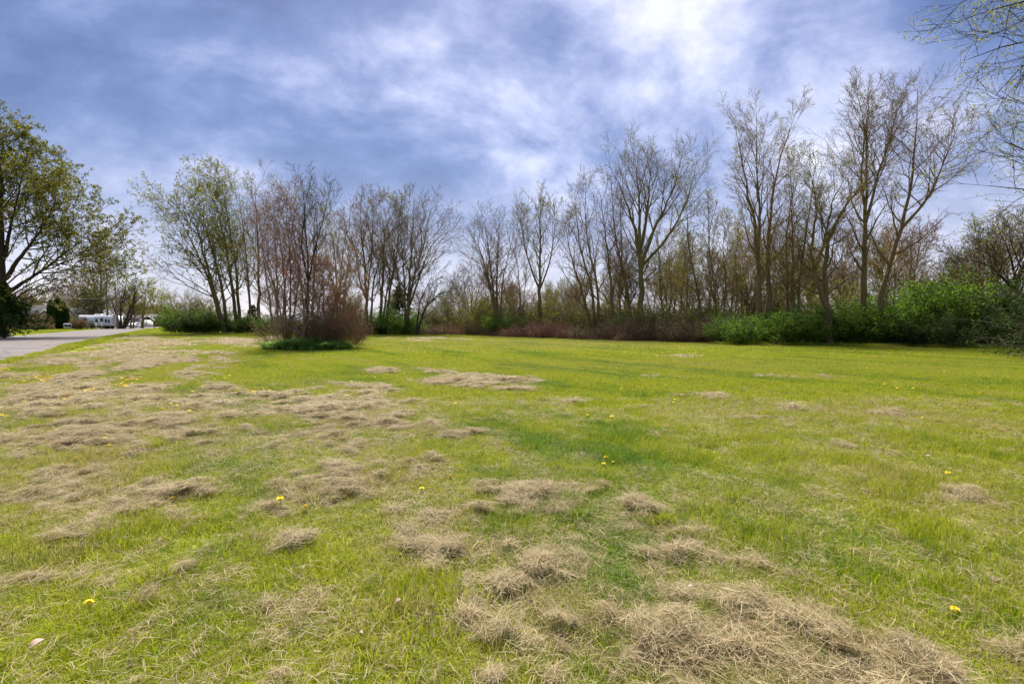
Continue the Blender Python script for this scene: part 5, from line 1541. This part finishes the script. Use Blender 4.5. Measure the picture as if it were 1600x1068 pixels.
for k, (px, yy, ty, sp, lf) in enumerate(((104, 165, 470, 18, 'pink'), (60, 150, 452, 26, 'maple'), (30, 155, 462, 24, 'pink'), (236, 200, 480, 12, 'spring'), (248, 190, 486, 10, 'pink'), (258, 180, 484, 12, 'spring'), (212, 190, 474, 16, 'spring'), (185, 190, 466, 16, 'pink'))):
    T('distant_tree', ['hazy pinkish tree behind the pale house', 'olive tree behind the beige house', 'tree behind the left end of the beige house', 'distant pale tree over the low grey building',
                       'distant pinkish tree at the end of the road', 'distant tree peeping beside the dark green shrub', 'distant tree left of the low grey building', 'distant tree behind the utility pole'][k],
      yy, fan(px, 511, ty, sp, 4, .22, 230 + k), seed=230 + k, bark_='grey', leaf=lf, leaf_n=1800, leaf_s=.32, n1=9, len1=5, a1=(25, 60), twig=.024, n2=6, n3=4, n4=0, group=GL)

# ------------------------------------------------------------------ dandelions
M_DAN = leaf_mat('dandelion_yellow', (0.62, 0.42, 0.01), (0.75, 0.55, 0.012), (0.85, 0.66, 0.03), .2)
M_STEM = simple('dandelion_stem', (0.14, 0.22, 0.05), (0.2, 0.2, 0.07), 20)


def head_mesh(seed):
    r = np.random.default_rng(seed); V, F_ = [], []
    for ring, (rad, z, n, el) in enumerate(((.021, .0, 20, .10), (.017, .003, 17, .35), (.011, .006, 12, .8))):
        for k in range(n):
            a = 6.283 * (k + r.random() * .5) / n; L = rad * r.uniform(.85, 1.12); w = .0028
            d = np.array([math.cos(a), math.sin(a), 0]); s = np.array([-math.sin(a), math.cos(a), 0]); c = np.array([0, 0, z]); u = np.array([0, 0, math.sin(el)])
            b = len(V); V += [c - s * w * .5, c + s * w * .5, c + d * L + u * L + s * w, c + d * L * 1.02 + u * L - s * w]; F_.append([b, b + 1, b + 2, b + 3])
    V = np.array(V); m = mesh('flower_head', V, np.array(F_), M_DAN, attrs={'rnd': r.random(len(V))}); return m


heads = [head_mesh(i) for i in range(4)]
P = np.array([[[0, 0, -.06], [.004, 0, -.03], [0, 0, 0]]]); V, q = tubes(P, np.array([[.0022, .002, .003]]), 6)
stem_me = mesh('stem', V, q, M_STEM, True)
near_d = [((849, 874), 'yellow dandelion among the near clippings right of centre'), ((704, 742), 'left one of two yellow dandelions above the centre clippings'),
          ((719, 730), 'right one of two yellow dandelions above the centre clippings'), ((659, 762), 'yellow dandelion at the right end of the middle clippings row'),
          ((550, 748), 'yellow dandelion on the crest of the middle clippings row'), ((438, 789), 'left dandelion of two at the left end of the middle clippings row'),
          ((477, 790), 'right dandelion of two at the left end of the middle clippings row'), ((943, 723), 'lowest of three dandelions together in green turf right of centre'),
          ((958, 720), 'rightmost of three dandelions together in green turf'), ((947, 712), 'topmost of three dandelions together in green turf'),
          ((139, 942), 'lone yellow dandelion near the lower left corner'), ((1492, 953), 'lone yellow dandelion near the lower right corner'),
          ((1481, 738), 'lone dandelion at the right above the streaky clippings'), ((1552, 666), 'small dandelion near the right edge'),
          ((1441, 652), 'small dandelion right of the middle field'), ((918, 648), 'small dandelion in the centre field right of the low clumps'),
          ((82, 725), 'biggest dandelion in the dark hollow at the left'), ((119, 716), 'dandelion right of the dark hollow at the left'),
          ((190, 715), 'dandelion below the left clippings ridge'), ((203, 705), 'small dandelion beside the dark green tuft at the left'),
          ((164, 690), 'dandelion on the front of the left clippings ridge'), ((171, 696), 'half-hidden dandelion touching another on the left ridge'),
          ((293, 763), 'right dandelion of two on the brown clump at lower left'), ((269, 778), 'left dandelion of two on the brown clump at lower left'),
          ((400, 647), 'dandelion by the small dark clod left of centre'), ((39, 631), 'bright dandelion near the left edge above the ridge'),
          ((11, 650), 'dandelion at the left edge, right of a pair'), ((3, 648), 'dandelion touching the left edge'), ((86, 657), 'dandelion in the green strip above the left ridge'),
          ((374, 613), 'biggest dandelion of the loose group left of centre'), ((711, 630), 'tiny dandelion in the green turf above centre'),
          ((808, 605), 'tiny dandelion at the right end of the far clippings row')]
dr = random.Random(4)


def dandelion(px, py, label, parts, group, sc=1.0):
    g = ground_at(px, py + 1); hz = .055 + .02 * dr.random()
    # the head stands above the turf: move towards the camera so that it is seen where the photograph has it
    d = pix_dir(px, py); k = -(CAMH - hz) / d[2]; x, y = d[0] * k, d[1] * k
    xa, ya = np.array([x]), np.array([y])
    zz = max(hz + float(gz(xa, ya)[0]), float(hay_z(xa, ya, hay_amount(xa, ya))[0]) + .03)
    s = sc * dr.uniform(.85, 1.2)
    tl = (dr.uniform(-.4, .4), dr.uniform(-.4, .4), dr.uniform(0, 6.28))
    if parts:
        r_ = thing('dandelion', label, 'flower', (x, y, zz), 0, group)
        a = obj('flower_head', heads[dr.randrange(4)], r_); a.rotation_euler = tl; a.scale = (s, s, s)
        obj('stem', stem_me, r_)
    else:
        a = obj('dandelion', heads[dr.randrange(4)], None, (x, y, zz)); a.rotation_euler = tl; a.scale = (s, s, s); tag(a, label, 'flower', group)


for (p_, lab) in near_d: dandelion(p_[0], p_[1], lab, True, 'dandelions in the field', 1.15)
cl = [((73, 590), 16, 14, 4, 'small yellow dandelion in the thick patch near the road at left'), ((200, 592), 12, 16, 4, 'small yellow dandelion in the patch right of the brown mound at left'),
      ((192, 601), 9, 14, 3, 'small yellow dandelion in the patch right of the brown mound at left'), ((145, 611), 11, 15, 3, 'small yellow dandelion in the patch below the brown mound at left'),
      ((30, 592), 6, 22, 5, 'scattered yellow dandelion near the left edge'), ((6, 578), 5, 6, 2, 'small yellow dandelion at the left edge below the road'),
      ((100, 623), 7, 22, 4, 'scattered small dandelion in the left clippings'), ((405, 610), 12, 26, 6, 'small dandelion of the loose group left of centre'),
      ((320, 595), 6, 40, 18, 'tiny dandelion in the green band left of centre'), ((125, 548), 7, 50, 7, 'tiny dandelion on the road verge'), ((300, 630), 5, 30, 10, 'tiny dandelion in the green gap left of centre'),
      ((560, 590), 8, 120, 25, 'tiny dandelion in the middle distance before the island'), ((1000, 620), 10, 260, 45, 'tiny dandelion scattered in the far right half of the field'),
      ((1300, 600), 6, 200, 30, 'tiny dandelion scattered in the far right half of the field'), ((355, 570), 8, 60, 14, 'tiny dandelion in the green band left of centre')]
for (cx, cy), n, sx, sy, lab in cl:
    for _ in range(int(n * 1.5) if cx < 450 else n):
        px, py = cx + dr.gauss(0, sx * .6), cy + dr.gauss(0, sy * .6)
        if py < 540 or px < -20: continue
        g = ground_at(px, py)
        if on_road(np.array([g[0]]), np.array([g[1]]), -.2)[0]: continue
        dandelion(px, py, lab, False, 'dandelions in the field', 1.25)

# fallen leaves / petals
M_FALL = leaf_mat('fallen_leaf', (0.30, 0.17, 0.15), (0.42, 0.28, 0.24), (0.50, 0.40, 0.34), .2)
for k, ((px, py), s, lab) in enumerate((((58, 1027), .06, 'pale pinkish fallen leaf near the lower left corner'), ((622, 958), .04, 'small pinkish fallen leaf left of the nearest clippings'),
                                        ((1450, 722), .06, 'orange-brown fallen leaf in the turf at the right'), ((566, 1010), .03, 'tiny pale fallen petal at the bottom centre left'),
                                        ((1080, 940), .045, 'small pinkish leaf lying on the near clippings'), ((228, 818), .035, 'small white petal on the lower left clippings'))):
    g = ground_at(px, py); x, y = g
    n = 7; V = []
    for i in range(n):
        t = i / (n - 1); w = math.sin(math.pi * min(max(t, .02), .98)) ** .8 * s * .3; z = .012 * math.sin(t * 3) + .01
        V += [(t * s - s / 2, -w, z + .3 * w), (t * s - s / 2, 0, z), (t * s - s / 2, w, z + .3 * w)]
    F_ = [[3 * i + j, 3 * i + j + 1, 3 * i + 4 + j, 3 * i + 3 + j] for i in range(n - 1) for j in range(2)]
    o = obj('fallen_leaf', mesh('fallen_leaf', np.array(V), np.array(F_), M_FALL, True, attrs={'rnd': np.full(len(V), .5 if k != 2 else 0.1)}), None, (x, y, .06 + float(hay_amount(np.array([x]), np.array([y]))[0]) * .06))
    o.rotation_euler = (.2, -.15, dr.uniform(0, 6.28)); tag(o, lab, 'leaf')

print('TRIANGLES about', TRI[0])
